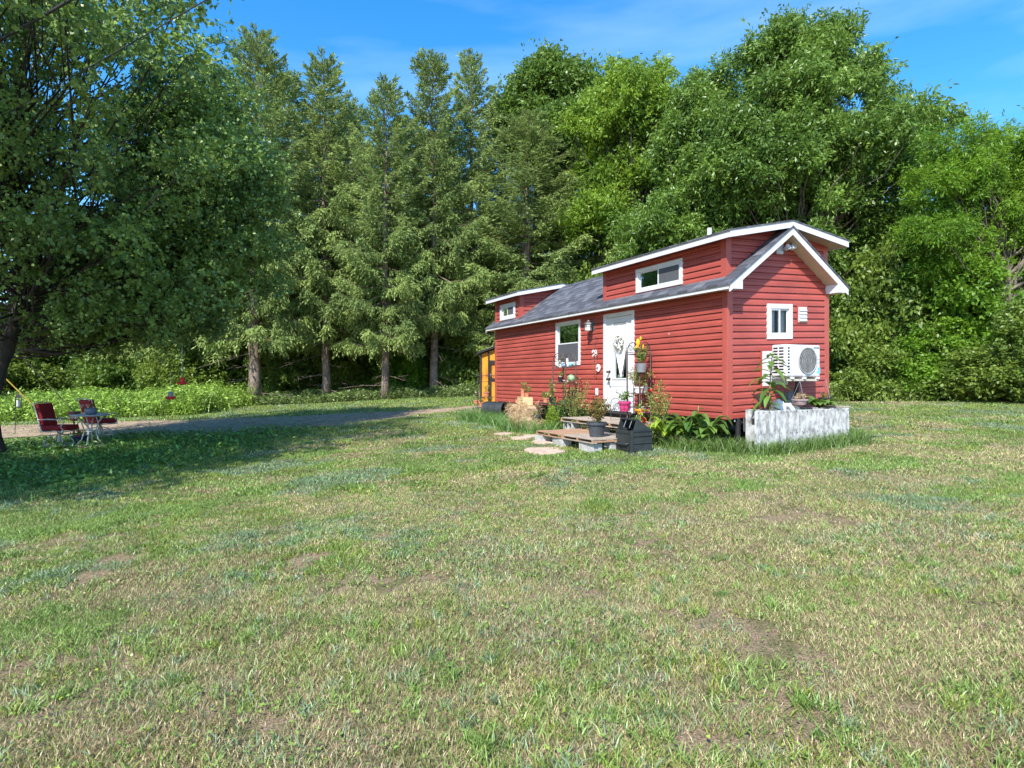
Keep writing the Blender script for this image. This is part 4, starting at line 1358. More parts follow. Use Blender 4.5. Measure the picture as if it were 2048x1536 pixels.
# ================================================================ things round the house
M_terra = mat('terracotta', (.50, .20, .11), .8, var=.2, scale=12, bump=.2)
M_soil = mat('potting soil', (.06, .042, .03), .95, var=.4, scale=30)
M_wood = mat('weathered pallet wood', (.46, .39, .31), .85, scale=6, bump=.5, bscale=30, col2=(.24, .19, .15), stretch=(8, 1, 8))
M_wood2 = mat('brown pallet wood', (.46, .28, .17), .85, scale=6, bump=.5, bscale=30, col2=(.27, .16, .10), stretch=(8, 1, 8))
M_crate = mat('pale pine', (.62, .46, .26), .6, var=.15, scale=5, stretch=(2, 2, 10))
M_rust = mat('rusty brown iron', (.09, .06, .055), .6, var=.4, scale=20)
M_iron = mat('black iron wire', (.045, .045, .05), .45, var=.3, scale=20)
M_plastic = mat('black plastic', (.028, .034, .036), .42, var=.25, scale=6, bump=.1, spec=.5)
M_pot = mat('black nursery pot', (.05, .058, .068), .5, var=.25, scale=9)
M_pink = mat('pink glazed pot', (.62, .045, .19), .3, var=.1)
M_stone = mat('pinkish flagstone', (.55, .42, .32), .9, scale=7, bump=.5, bscale=50, col2=(.38, .28, .21))
M_stem = mat('pale green stem', (.20, .25, .09), .5, var=.3)
L_green = leaf_mat('green plant leaves', (.05, .12, .02), (.16, .27, .05), trans=.3)
L_bright = leaf_mat('bright plant leaves', (.10, .20, .02), (.34, .46, .05), trans=.35)
L_rusty = leaf_mat('rusty green leaves', (.16, .07, .03), (.24, .25, .06), trans=.25)
L_dry = leaf_mat('dry stalks', (.30, .20, .10), (.55, .40, .24), trans=.15, rough=.8)
L_olive = leaf_mat('olive plant leaves', (.10, .13, .03), (.32, .34, .09), trans=.3)

def foliage(seed, h, r, n, L, Wd, stems=6, top=0, shape='bush', k=1):
    """a small plant: thin stems with leaves; returns stems MB, leaves V, F, tone"""
    rs = np.random.RandomState(seed); mb = MB(); P = []; Ax = []
    for i in range(stems):
        a = rs.uniform(0, 6.28); rr = r*math.sqrt(rs.rand()) if shape != 'spike' else r*.25*rs.rand()
        hh = h*rs.uniform(.6, 1)
        p0 = Vector((.12*rr*math.cos(a), .12*rr*math.sin(a), 0)); p1 = Vector((rr*math.cos(a), rr*math.sin(a), hh))
        pm = p0.lerp(p1, .55)+Vector((0, 0, h*.08))
        mb.tube([p0, pm, p1], [max(.002, h*.005), max(.0018, h*.004), .0012], 4, cap=False)
        m = n//stems
        t = rs.uniform(.22, 1.03, m)
        Q = np.array([tuple((p0.lerp(pm, q/.55) if q < .55 else pm.lerp(p1, (q-.55)/.45))) for q in t])
        wr = {'bush': .16, 'spike': .10, 'cone': .9}[shape]*r*(1 if shape != 'cone' else 1)
        if shape == 'cone': wr = (r*(1.05-t))[:, None]
        Q = Q+rs.normal(size=Q.shape)*wr*.6
        P.append(Q); Ax.append(rs.normal(size=Q.shape)+np.array([math.cos(a), math.sin(a), .5 if shape != 'cone' else 1.6])*.7)
    P = np.concatenate(P); P[:, 2] = np.maximum(P[:, 2], .01); Ax = np.concatenate(Ax)
    V, Fq = leaf_arrays(P, Ax, L*rs.uniform(.6, 1.2, len(P)), Wd*rs.uniform(.7, 1.2, len(P)), rs, flat=.3)
    return mb, V, Fq, np.repeat(np.clip(rs.rand(len(P)), 0, 1), 4)

def add_foliage(root, seed, z, m_leaf, flower=None, loc=(0, 0), **k):
    mb, V, Fq, tone = foliage(seed, **k)
    V = V+np.array([loc[0], loc[1], z])
    mb.v = [(x+loc[0], y+loc[1], zz+z) for x, y, zz in mb.v]
    st = mb.build('stem', M_stem, root)
    f = np_mesh('foliage', V, Fq, m_leaf, root, tone=tone)
    if flower:
        mm, nf, fr = flower
        rs = np.random.RandomState(seed+5); b = MB()
        for i in range(nf):
            q = V[rs.randint(len(V))]
            b.ball((q[0], q[1], q[2]+fr*.5), fr, (1, 1, .6), 8)
        b.build('flowers', mm, root, smooth=True)
    return f

def pot_parts(root, r, h, m, taper=.72, rim=True, soil=True, n=20):
    b = MB()
    pr = [(r*taper, 0), (r*(taper+(1-taper)*.8), h*.8)]
    if rim: pr += [(r*1.04, h*.8), (r*1.08, h*.82), (r*1.08, h), (r*.95, h), (r*.92, h*.86)]
    else: pr += [(r, h), (r*.93, h), (r*.9, h*.86)]
    b.lathe(pr, n=n); p = b.build('pot', m, root, smooth=False)
    if soil:
        b = MB(); b.lathe([(r*.925, h*.83), (r*.9, h*.88), (r*.4, h*.9)], n=n); b.build('soil', M_soil, root, smooth=True)
    return p

def potted(label, loc, pr_, ph_, m, seed, m_leaf, group=None, flower=None, taper=.72, rim=True, name='potted_plant', **k):
    t = thing(name, label, 'potted plant', loc, seed*.7, group)
    pot_parts(t, pr_, ph_, m, taper, rim)
    if k: add_foliage(t, seed, ph_*.85, m_leaf, flower, **k)
    return t

# ---- pallets and blocks of the steps
def pallet(label, v0, v1, u0, u1, top, thick, m, seed):
    rnd = random.Random(seed)
    o = HWp((v0+v1)/2, (u0+u1)/2, top-thick)
    t = thing('pallet', label, 'pallet', o, A, 'pallets used as steps to the door')
    dv = v1-v0; du = u1-u0; bt = .016
    nb = 7; w = dv/nb
    for k in range(nb):
        b = MB(); x = -dv/2+k*w; j = rnd.uniform(-.012, .012)
        b.box((x+.004, -du/2+j, thick-bt), (x+w-.012+rnd.uniform(-.004, .004), du/2+j, thick+rnd.uniform(-.002, .003))); b.build('deck_board', m, t)
    for k in range(3):
        b = MB(); y = -du/2+.002+k*(du-.045)/2; b.box((-dv/2+.004, y, bt+.0005), (dv/2-.006, y+.04, thick-bt-.001)); b.build('stringer', M_wood2, t)
    for k in range(3):
        b = MB(); x = -dv/2+.002+k*(dv-.095)/2; b.box((x, -du/2, 0), (x+.09, du/2, bt)); b.build('bottom_board', m, t)
    return t
pallet('weathered grey upper pallet under the door, left half', -1.15, -.08, 2.29, 3.60, .68, .085, M_wood, 1)
pallet('weathered grey upper pallet under the plant stand, right half', -1.15, -.22, 1.36, 2.27, .68, .085, M_wood, 2)
pallet('reddish brown lower step pallet on the left', -2.20, -1.2, 1.78, 2.76, .50, .075, M_wood2, 3)
pallet('grey lower step pallet on the right, carrying the black nursery pot', -2.20, -1.2, .79, 1.77, .50, .075, M_wood, 4)
def cinder(loc, rz, label, flip=False):
    t = thing('cinder_block', label, 'concrete block', loc, rz, 'cinder blocks under the steps')
    b = MB(); L, D, H = .40, .19, .19
    if flip:   # cores face outward
        b.box((-L/2, -D/2, 0), (L/2, D/2, .03)); b.box((-L/2, -D/2, H-.03), (L/2, D/2, H))
        for x in (-L/2, -.017, L/2-.034): b.box((x, -D/2+.001, .0305), (x+.034, D/2-.001, H-.0305))
    else:
        b.box((-L/2, -D/2, 0), (L/2, -D/2+.032, H)); b.box((-L/2, D/2-.032, 0), (L/2, D/2, H))
        for x in (-L/2+.001, -.017, L/2-.035): b.box((x, -D/2+.0325, .001), (x+.034, D/2-.0325, H-.001))
    b.build('block', M_block, t, bevel=.004)
    return t
for v, u, z, r_, lab, fl in [
    (-2.06, 2.60, .232, 0, 'cinder block under the left front corner of the lower step', False),
    (-2.08, 1.98, .230, 90, 'cinder block second from the left under the lower step', False),
    (-2.07, 1.05, .230, 90, 'cinder block under the front right corner of the lower step', False),
    (-1.62, .92, .230, 0, 'cinder block beside the black storage bin under the lower step', False),
    (-1.03, 3.35, .404, 90, 'cinder block with open cores under the left corner of the upper pallet', True),
    (-1.03, 3.35, .212, 90, 'lowest cinder block at the left corner of the upper pallet', False),
    (-1.02, 2.30, .404, 90, 'cinder block under the middle of the upper pallet, behind the lower step', False),
    (-1.02, 2.30, .212, 90, 'lowest cinder block behind the middle of the lower step', False),
    (-1.02, 1.25, .404, 90, 'cinder block under the right part of the upper pallet, behind the bin', False)]:
    cinder(HWp(v, u, z), A+R(r_+random.Random(int(u*100)).uniform(-5, 5)), lab, fl)

# ---- flagstones
for px, py, L, Wd, sd, lab in [(1088, 903, .72, .42, 1, 'largest pinkish flagstone in front of the steps'), (1092, 885, .52, .22, 2, 'small flagstone touching the left block of the steps'),
        (1045, 877, .42, .16, 3, 'flagstone in the grass left of the steps'), (1008, 869, .40, .14, 4, 'farthest flagstone in the grass, left of the straw bale'), (1062, 873, .3, .14, 5, 'small sunken flagstone between the straw bale and the steps')]:
    p = ground_px(px, py); rs = np.random.RandomState(sd)
    n = 9; poly = []
    for i in range(n):
        a = 2*math.pi*i/n; rr = rs.uniform(.82, 1.1)
        poly.append((L*.5*rr*math.cos(a)*1.1, Wd*.5*rr*math.sin(a)*2.4*.5*2))
    b = MB(); b.prism(poly, -.02, .030, 'xy')
    o = b.build('flagstone', M_stone, None, loc=p, rz=.25, bevel=.006)
    tag(o, lab, 'paving stone', 'flagstones in front of the steps')

# ---- black nursery pot on the lower step
potted('black nursery pot with a rusty leaved shrub on the lower step', HWp(-1.86, 1.17, .504), .165, .25, M_pot, 3, L_rusty, h=.46, r=.27, n=1500, L=.045, Wd=.024, stems=26)

# ---- black storage bin
def bin_():
    t = thing('storage_bin', 'black plastic storage bin with slanted open top on the grass beside the steps', 'bin', (1.955, 9.90, g(1.955, 9.9)+.0), math.atan2(.45, .89))
    W_, D_ = .44, .42
    prof = [(0, 0), (0, .36), (.015, .375), (D_, .36), (D_-.02, 0)]
    b = MB()
    # lower body: open box, walls
    b.box((0, 0, 0), (.02, W_, .36)); b.box((D_-.02, 0, 0), (D_, W_, .36)); b.box((.0205, 0, 0), (D_-.0205, .02, .36)); b.box((.0205, W_-.02, 0), (D_-.0205, W_, .36)); b.box((.021, .021, 0), (D_-.021, W_-.021, .02))
    for z in (.03, .15, .27, .345):
        b.box((.03, -.014, z), (D_-.0, -.0005, z+.014)); b.box((-.012, .02, z+.04), (-.0005, W_-.02, z+.052)) if z in (.27,) else None
    b.box((-.016, -.016, 0), (.022, .022, .37)); b.build('body', M_plastic, t, bevel=.004)
    b = MB()
    # hood: two cheeks, sloping lid and rear
    for y in (0.0, W_-.016):
        b.prism([(.03, .362), (.10, .545), (.125, .55), (D_-.005, .362)], y, y+.016)
    b.add([(.125, .016, .55), (D_-.005, .016, .362), (D_-.005, W_-.016, .362), (.125, W_-.016, .55), (.12, .016, .535), (D_-.02, .016, .35), (D_-.02, W_-.016, .35), (.12, W_-.016, .535)], [(0, 1, 2, 3), (7, 6, 5, 4), (0, 3, 7, 4)])
    b.box((.095, .0165, .53), (.127, W_-.0165, .553)); b.build('hood', M_plastic, t, bevel=.003)
    b = MB(); b.tube([(.06, .15, .40), (.12, .15, .53)], .006, 6); b.tube([(.06, .30, .40), (.12, .30, .53)], .006, 6); b.build('strut', M_grey, t)
    b = MB(); b.tube([(-.002, .07, .15), (-.045, .09, .14), (-.05, W_/2, .135), (-.045, W_-.09, .14), (-.002, W_-.07, .15)], .014, 8); b.build('handle', M_plastic, t, smooth=True)
    b = MB(); b.box((-.0125, .06, .02), (-.002, W_-.06, .12)); b.build('recess', M_black, t)
bin_()

# ---- plant stand with pink pot on the deck
def stand():
    o = HWp(-.66, 2.13, .682)
    t = thing('plant_stand', 'dark scrollwork wire plant stand in front of the door', 'plant stand', o, A-R(60))
    b = MB()
    for x in (-.20, 0, .20):
        b.tube([(x, .0, 0), (x, 0, .34)], .006, 6)
    b.tube([(-.20+.20*(1-math.cos(a))*.0-.0, 0, .34) if a == 0 else (-.10-.10*math.cos(a), 0, .34+.10*math.sin(a)) for a in [math.pi*i/8 for i in range(9)]], .006, 6)
    b.tube([(.10-.10*math.cos(a), 0, .34+.10*math.sin(a)) for a in [math.pi*i/8 for i in range(9)]], .006, 6)
    b.build('frame', M_iron, t)
    b = MB()
    for c, s in (((-.12, .27), 1), ((-.14, .18), -1), ((-.07, .30), -1)):
        b.tube([(c[0]+s*.045*(1-i/14)*math.cos(i*.75), -.004, c[1]+.045*(1-i/14)*math.sin(i*.75)) for i in range(13)], .006, 5)
    for i in range(5): b.ball((-.16+.02*i, -.01, .22+.02*(i % 2)), .014, (1, .4, 1), 6)
    b.build('scroll', M_iron, t)
    b = MB()
    for z, r_ in ((.34, .135), (.25, .12)): b.tube([(.09+r_*math.cos(a), r_*math.sin(a), z) for a in [i*math.pi/8 for i in range(17)]], .005, 5)
    for k in range(5):
        a = k*1.257; b.tube([(.09+.135*math.cos(a), .135*math.sin(a), .34), (.09+.115*math.cos(a), .115*math.sin(a), .22), (.09, 0, .17)], .005, 5)
    b.build('basket', M_iron, t)
    w = t.location
    p = Matrix.Rotation(A-R(60), 3, 'Z') @ Vector((.09, 0, 0))
    potted('pink flowerpot with trailing plant in the wire stand by the door', (w.x+p.x, w.y+p.y, w.z+.19), .118, .19, M_pink, 8, L_green, h=.22, r=.16, n=170, L=.05, Wd=.028, stems=8)
stand()

# ---- metal corner shelves
def arc(c, r, a0, a1, n=10, ax='x'):
    return [(c[0]+r*math.cos(a0+(a1-a0)*i/n), c[1], c[2]+r*math.sin(a0+(a1-a0)*i/n)) for i in range(n+1)]
def etagere(label, loc, rz, w, d, H, shelves, m):
    t = thing('plant_shelf', label, 'metal shelf', loc, rz)
    for (x, y) in ((-w/2, 0), (w/2, 0), (-w/2, d), (w/2, d)):
        b = MB(); b.tube([(x, y, 0), (x, y, H-.2)], .014, 6); b.ball((x, y, H-.19), .016, n=8); b.build('post', m, t)
    for y in (0, d):
        b = MB(); b.tube([(w/2*math.cos(a), y, H-.2+.2*math.sin(a)) for a in [math.pi*i/14 for i in range(15)]], .009, 6)
        for s in (-1, 1): b.tube([(s*.02+s*(.085*(1-i/16))*math.cos(i*.6)+s*.06, y, H-.12+(.07*(1-i/16))*math.sin(i*.6)) for i in range(14)], .006, 5)
        b.tube([(-w/2, y, H-.2), (w/2, y, H-.2)], .006, 5)
        b.build('arch', m, t)
    for z in shelves:
        b = MB(); b.tube([(-w/2, 0, z), (w/2, 0, z), (w/2, d, z), (-w/2, d, z), (-w/2, 0, z)], .008, 5)
        for k in range(1, 8): b.tube([(-w/2+w*k/8, 0, z), (-w/2+w*k/8, d, z)], .004, 4)
        for s in (-1, 1): b.tube([(s*w/2, 0, z), (s*w*.36, 0, z+.12), (s*w*.12, 0, z+.17)] if z > .3 else [(s*w/2, 0, z), (s*w*.4, 0, z+.02)], .005, 4)
        b.build('shelf', m, t)
    return t
EL = HWp(-.42, 4.42, .34)
etagere('dark wire shelf of ornaments in front of the lower window', EL, A+R(90), .56, .28, 1.76, (.66, 1.08, 1.42), M_rust)
ER = HWp(-.28, 1.84, .60)
etagere('tall brown scrollwork plant shelf at the right side of the door', ER, A+R(20), .40, .28, 1.62, (.35, .62, 1.02, 1.38), M_rust)
def on(base, rz, x, y, z):
    v = Matrix.Rotation(rz, 3, 'Z') @ Vector((x, y, 0))
    return Vector((base.x+v.x, base.y+v.y, base.z+z+.008))
RL = A+R(90); RR = A+R(20)

def orn(name, label, cat, loc, m, fn, rz=0, group=None, smooth=True):
    b = MB(); fn(b); o = b.build(name, m, None, loc=loc, rz=rz, smooth=smooth)
    return tag(o, label, cat, group)
M_orange = mat('orange glaze', (.72, .24, .01), .35, var=.1); M_blue = mat('blue glaze', (.12, .50, .72), .3, var=.15); M_lblue = mat('pale blue glaze', (.35, .55, .85), .3, var=.1)
M_cer = mat('white ceramic', (.78, .78, .76), .35, var=.05); M_green = mat('green glass', (.22, .38, .20), .15, var=.35, scale=18, spec=.8); M_redp = mat('red paint', (.60, .03, .03), .4, var=.1); M_yel = mat('yellow petals', (.80, .42, .015), .5, var=.15, scale=20); M_galv = mat('galvanised metal', (.36, .40, .45), .35, metal=.6, var=.15)
def bird(s):
    def f(b):
        b.ball((0, 0, s*.5), s*.5, (1.25, .8, .85)); b.ball((s*.55, 0, s*.95), s*.27); b.tube([(-s*.5, 0, s*.5), (-s*1.0, 0, s*.85)], [s*.22, s*.06], 8); b.tube([(s*.8, 0, s*.95), (s*.98, 0, s*.9)], [s*.07, .001], 6)
    return f
def mug(r, h):
    def f(b):
        b.lathe([(r*.8, 0), (r, h*.3), (r*1.05, h), (r*.92, h), (r*.85, h*.2)], n=16); b.tube([(-r, 0, h*.25), (-r*1.6, 0, h*.4), (-r*1.6, 0, h*.7), (-r, 0, h*.85)], .008, 6)
    return f
def sail(s):
    def f(b):
        b.prism([(0, .03), (s*.55, .04), (s*.12, s)], -.01, .01); b.prism([(-s*.35, .04), (-.01, .03), (0, s*.8)], -.008, .008); b.prism([(-s*.45, .03), (s*.6, .03), (s*.45, 0), (-s*.3, 0)], -.02, .02)
    return f
orn('mug', 'white mug on the top left of the ornament shelf', 'mug', on(EL, RL, .20, .14, 1.42), M_cer, mug(.065, .16))
orn('gourd_ornament', 'round orange ornament on the top of the ornament shelf', 'ornament', on(EL, RL, .03, .08, 1.42), M_orange, lambda b: (b.ball((0, 0, .06), .065, (1, 1, .9)), b.tube([(0, 0, .11), (.01, 0, .15)], .008, 6)))
orn('bird_ornament', 'larger blue glass bird on the top shelf under the window', 'ornament', on(EL, RL, -.12, .06, 1.42), M_blue, bird(.115), RL+.3)
orn('bird_ornament', 'pale blue ball shaped bird between the orange ornament and the blue bird', 'ornament', on(EL, RL, -.05, .18, 1.42), M_lblue, bird(.10), RL+2)
orn('rabbit_figurine', 'white figurine at the right end of the top shelf under the window', 'figurine', on(EL, RL, -.20, .18, 1.42), M_cer, lambda b: (b.ball((0, 0, .06), .05, (1, .8, 1.2)), b.ball((0, 0, .14), .03), b.ball((-.012, 0, .18), .01, (1, 1, 2.6)), b.ball((.012, 0, .18), .01, (1, 1, 2.6))))
potted('small white pot of dry blossoms behind the mug', on(EL, RL, .10, .18, 1.42), .045, .07, M_cer, 12, L_olive, h=.20, r=.07, n=50, L=.04, Wd=.03, stems=5)
orn('sailboat_ornament', 'white sailboat ornament hanging past the left end of the middle shelf', 'ornament', on(EL, RL, .34, .05, 1.08), M_cer, sail(.20), RL+R(180))
orn('sailboat_ornament', 'small tilted white sailboat in the middle of the ornament shelf', 'ornament', on(EL, RL, -.0, .04, 1.08), M_cer, sail(.13), RL+R(150))
potted('square dark pot with pale succulent on the middle shelf', on(EL, RL, .15, .15, 1.08), .065, .12, M_black, 13, L_olive, h=.16, r=.08, n=60, L=.05, Wd=.03, stems=6, rim=False)
orn('dish', 'pink and white dish on the middle shelf under the window', 'dish', on(EL, RL, .07, .07, 1.08), mat('pink dish', (.62, .30, .33), .4), lambda b: b.lathe([(.03, 0), (.075, .05), (.07, .05), (.03, .012)], n=16))
def globe(b):
    b.ball((0, 0, .96), .078, n=18); 
t = thing('gazing_ball', 'green glass gazing ball on a thin stand among the ornaments', 'garden ornament', HWp(-.62, 4.02, .50), 0)
b = MB(); b.ball((0, 0, 1.02), .082, n=20); b.build('ball', M_green, t, smooth=True)
b = MB(); b.tube([(0, 0, 0), (0, 0, .84)], .008, 6)
for k in range(3): b.tube([(0, 0, .84), (.05*math.cos(k*2.1), .05*math.sin(k*2.1), .90), (.075*math.cos(k*2.1), .075*math.sin(k*2.1), 1.0)], .005, 5)
b.build('stand', M_rust, t)

# wire table in front of the ornament shelf
TW = HWp(-.98, 4.28); TW.z = .33
t = thing('wire_table', 'black wire table of terracotta pots left of the steps', 'table', TW, A+R(90))
b = MB(); 
b.tube([(.46*math.cos(a), .19*math.sin(a), .62) for a in [i*math.pi/12 for i in range(25)]], .012, 6); b.build('rim', M_iron, t)
b = MB()
for k in range(-6, 7):
    w_ = .19*math.sqrt(max(0, 1-(k/6.6)**2)); b.tube([(k*.07, -w_, .622), (k*.07, w_, .622)], .005, 4)
b.build('tabletop', M_iron, t)
for x, y in ((-.38, -.11), (.38, -.11), (-.38, .11), (.38, .11)):
    b = MB(); b.tube([(x, y, .62), (x*1.05, y*1.2, .3), (x*1.1, y*1.4, 0)], .010, 6); b.build('leg', M_iron, t)
b = MB(); b.tube([(-.39, -.12, .25), (.39, -.12, .25)], .006, 5); b.build('stretcher', M_iron, t)
for x, y, r_, h_, sd, lab in [(.36, -.04, .062, .10, 21, 'terracotta pot at the left end of the wire table'), (.25, .0, .07, .11, 22, 'terracotta pot second from the left on the wire table'), (.12, -.04, .06, .11, 23, 'terracotta pot with yellow blossoms beside the black pot on the wire table')]:
    potted(lab, on(TW, A+R(90), x, y, .62), r_, h_, M_terra, sd, L_olive, 'terracotta pots on the wire table', flower=(M_yel, 4, .012), h=.17, r=.10, n=90, L=.045, Wd=.025, stems=6)
potted('black pot with tall yellowing plant on the wire table', on(TW, A+R(90), -.06, .0, .62), .10, .13, M_black, 24, L_olive, h=.42, r=.13, n=160, L=.055, Wd=.03, stems=6, rim=False)
orn('figurine', 'small red and white figurine at the right end of the wire table', 'figurine', on(TW, A+R(90), -.22, -.02, .62), M_redp, lambda b: (b.lathe([(.035, 0), (.03, .06), (.018, .1)], n=12), b.ball((0, 0, .12), .025)))
potted('black pot standing in the grass under the wire table', HWp(-1.12, 4.75)+Vector((0, 0, .12)), .12, .20, M_pot, 25, L_green, h=.12, r=.12, n=60, L=.05, Wd=.03, stems=5)
# cypress and climbing plants
t = thing('dwarf_cypress', 'small yellow green cone shaped cypress left of the upper pallet', 'shrub', HWp(-1.34, 3.62))
add_foliage(t, 26, 0, L_bright, h=.62, r=.14, n=1500, L=.05, Wd=.016, stems=14, shape='cone')
for v, u, h, r_, n, sd, lab, mm in [(-.62, 3.86, 1.15, .32, 900, 27, 'tall loose rose bush between the ornament shelf and the door', L_olive), (-.95, 3.95, .75, .30, 800, 28, 'green bush at the left end of the upper pallet', L_green), (-.5, 4.9, .5, .3, 420, 29, 'green plant under the wire table', L_green),
      (-.45, 2.62+1.3, .55, .22, 300, 30, 'low green plant against the wall beneath the outlet', L_green)]:
    t = thing('bush', lab, 'shrub', HWp(v, u)); add_foliage(t, sd, 0, mm, (M_redp, 5, .014) if sd == 27 else None, h=h, r=r_, n=n, L=.05, Wd=.028, stems=16)

# straw bales, crate, pots
M_straw = mat('straw', (.60, .45, .28), .95, scale=30, bump=1.0, bscale=70, col2=(.28, .20, .12), stretch=(1, 6, 1), spec=.1)
def bale(label, loc, rz, L, D, H, seed, n=2600):
    rs = np.random.RandomState(seed)
    t = thing('straw_bale', label, 'straw bale', loc, rz, 'straw bales beside the steps')
    b = MB(); nx = 12
    pr = [(-D*.46, .02), (-D*.5, H*.3), (-D*.47, H*.8), (-D*.38, H), (D*.38, H), (D*.5, H*.8), (D*.5, H*.2), (D*.45, .02)]
    M = []
    for i in range(nx+1):
        f = i/nx; s = 1-.12*(abs(f-.5)*2)**6
        for (y, z) in pr: M.append((-L/2+L*f, y*s+rs.normal()*.012, z*s+rs.normal()*.012))
    m = len(pr); fs = [(i*m+k, i*m+(k+1) % m, (i+1)*m+(k+1) % m, (i+1)*m+k) for i in range(nx) for k in range(m)]+[tuple(range(m)), tuple(range(nx*m, nx*m+m))]
    b.add(M, fs); b.build('bale_body', M_straw, t)
    P = np.array(M)[rs.randint(len(M), size=n)]+rs.normal(size=(n, 3))*np.array([L*.06, .05, .06])
    P[:, 2] = np.clip(P[:, 2], .0, H*1.04)
    Ax = rs.normal(size=(n, 3))+np.array([0, -.3, -.35])
    V, Fq = leaf_arrays(P, Ax, rs.uniform(.08, .22, n), rs.uniform(.006, .012, n), rs)
    s_ = np_mesh('loose_straw', V, Fq, L_dry, t, tone=np.repeat(rs.rand(n), 4)); s_['kind'] = 'stuff'
    return t
B1 = HWp(-.95, 5.75); bale('weathered straw bale carrying the pine box', B1, A+R(95), .82, .42, .50, 1)
B2 = HWp(-1.35, 4.95); bale('collapsed straw bale lying lower in front of the wire table', B2, A+R(75), .72, .40, .26, 2, 2200)
CB = B1+Vector((0.05, -.02, .50))
t = thing('wooden_box', 'pale pine box with a handle slot on the straw bale', 'wooden box', CB, A+R(80))
w_, d_, h_ = .46, .26, .19
b = MB(); 
for k in range(3):
    z = .004+k*.062; b.box((-w_/2, -d_/2, z), (-w_/2+.16, -d_/2+.014, z+.052)); b.box((-w_/2, d_/2-.014, z), (w_/2, d_/2, z+.052))
b.box((-w_/2+.0, -d_/2+.0145, .004), (-w_/2+.014, d_/2-.0145, h_)); b.build('slat', M_crate, t)
b = MB(); x0, x1 = -w_/2+.17, w_/2; f = -d_/2-.012
b.box((x0, f, 0), (x1, f+.016, .03)); b.box((x0, f, .07), (x1, f+.016, h_)); b.box((x0, f, .03), (x0+.11, f+.016, .07)); b.box((x1-.09, f, .03), (x1, f+.016, .07)); b.build('front_panel', M_crate, t, bevel=.002)
b = MB(); b.box((x0+.001, f+.0165, .004), (x1-.001, d_/2-.0145, h_-.004)); b.build('inner_box', M_dark, t)
b = MB(); b.box((x0, f-.004, h_+.0005), (x1, d_/2, h_+.014)); b.box((-w_/2, -d_/2, h_+.0005), (x0-.004, d_/2, h_+.010)); b.build('top_panel', M_crate, t)
for x, y, zz, sd, lab in [(-.10, -.02, .20, 41, 'left terracotta pot on the pine box'), (.04, -.03, .20, 42, 'right terracotta pot on the pine box'), (-.02, .06, .30, 43, 'raised terracotta pot at the back of the pine box')]:
    potted(lab, on(CB, A+R(80), x, y, zz-.006), .06, .10, M_terra, sd, L_olive, 'terracotta pots on the pine box', h=.22, r=.13, n=90, L=.045, Wd=.022, stems=7)
b = MB(); b.lathe([(.05, 0), (.05, .10)], n=12); tag(b.build('flower_pot', M_terra, None, loc=on(CB, A+R(80), -.02, .06, .19)), 'upturned terracotta pot holding up the raised pot on the pine box', 'pot')

# barrel
bp = Vector((-.50, 17.5, 0)); bp.z = g(bp.x, bp.y)
t = thing('barrel', 'black ribbed plastic barrel lying on its side at the far corner of the house', 'barrel', bp+Vector((0, 0, .24)), 0)
b = MB(); b.M = Euler((R(90), 0, R(60))).to_matrix().to_4x4()
b.lathe([(.20, -.34), (.235, -.33), (.24, -.31), (.235, -.28), (.235, -.12), (.25, -.11), (.25, -.09), (.235, -.08), (.235, .10), (.25, .11), (.25, .13), (.235, .14), (.235, .32), (.25, .33), (.25, .36), (.22, .36), (.215, .0), (.05, -.0)], n=28)
b.build('drum', M_plastic, t, smooth=False)
b = MB(); b.M = Matrix.Translation((0, 0, 0)) @ Euler((R(90), 0, R(60))).to_matrix().to_4x4()
for s in (-.2, 0, .2): b.box((-.05, .236, s-.04), (.05, .246, s+.04))
b.build('slot', M_black, t)

# orange shed far behind the corner, with a rack of pots beside it
M_org = mat('orange stained boards', (.72, .27, .015), .6, scale=4, col2=(.35, .10, .01), var=.3, stretch=(1, 1, .35), thr=(.38, .50))
sx, sy = -1.22, 23.2; gzs = g(sx, sy)-.02
t = thing('garden_shed', 'orange stained shed with black trim showing behind the far corner of the house', 'shed', (sx, sy, gzs), R(4))
b = MB(); b.box((.02, .02, .12), (2.5, 1.6, 1.98)); b.prism([(.02, 1.98), (2.5, 1.98), (2.5, 2.86)], .02, 1.6); b.build('wall', M_org, t)
b = MB()
for x in (.0, .30): b.box((x, -.04, .05), (x+.05, .015, 2.02+x*.35))
b.box((.36, -.038, 1.62), (1.2, .012, 1.76)); b.box((.36, -.036, 1.0), (1.2, .01, 1.08)); b.box((.0, -.035, .02), (2.5, .009, .12)); b.box((.36, -.037, .125), (.42, .011, 1.615))
b.build('trim', M_black, t)
b = MB(); b.prism([(-.12, 1.99), (2.6, 2.96), (2.6, 3.03), (-.12, 2.07)], -.15, 1.75); b.build('roof', M_black, t)
b = MB(); b.tube([(.40, -.06, 1.25), (.40, -.10, 1.2), (.40, -.06, 1.12)], .012, 6); b.build('handle', M_galv, t)
rp_ = Vector((-.78, 19.9, g(-.78, 19.9)))
t = thing('plant_rack', 'thin grey wire rack of terracotta pots at the far corner of the house', 'metal rack', rp_, .2)
for x in (-.34, .24):
    b = MB(); b.tube([(x, 0, 0), (x, 0, 1.35)], .012, 6); b.build('post', M_iron, t)
for z in (.15, .50, 1.0, 1.2):
    b = MB(); b.tube([(-.42, -.02, z), (.32, -.02, z)], .010, 5); b.tube([(-.42, .14, z), (.32, .14, z)], .010, 5); b.build('shelf_rail', M_iron, t)
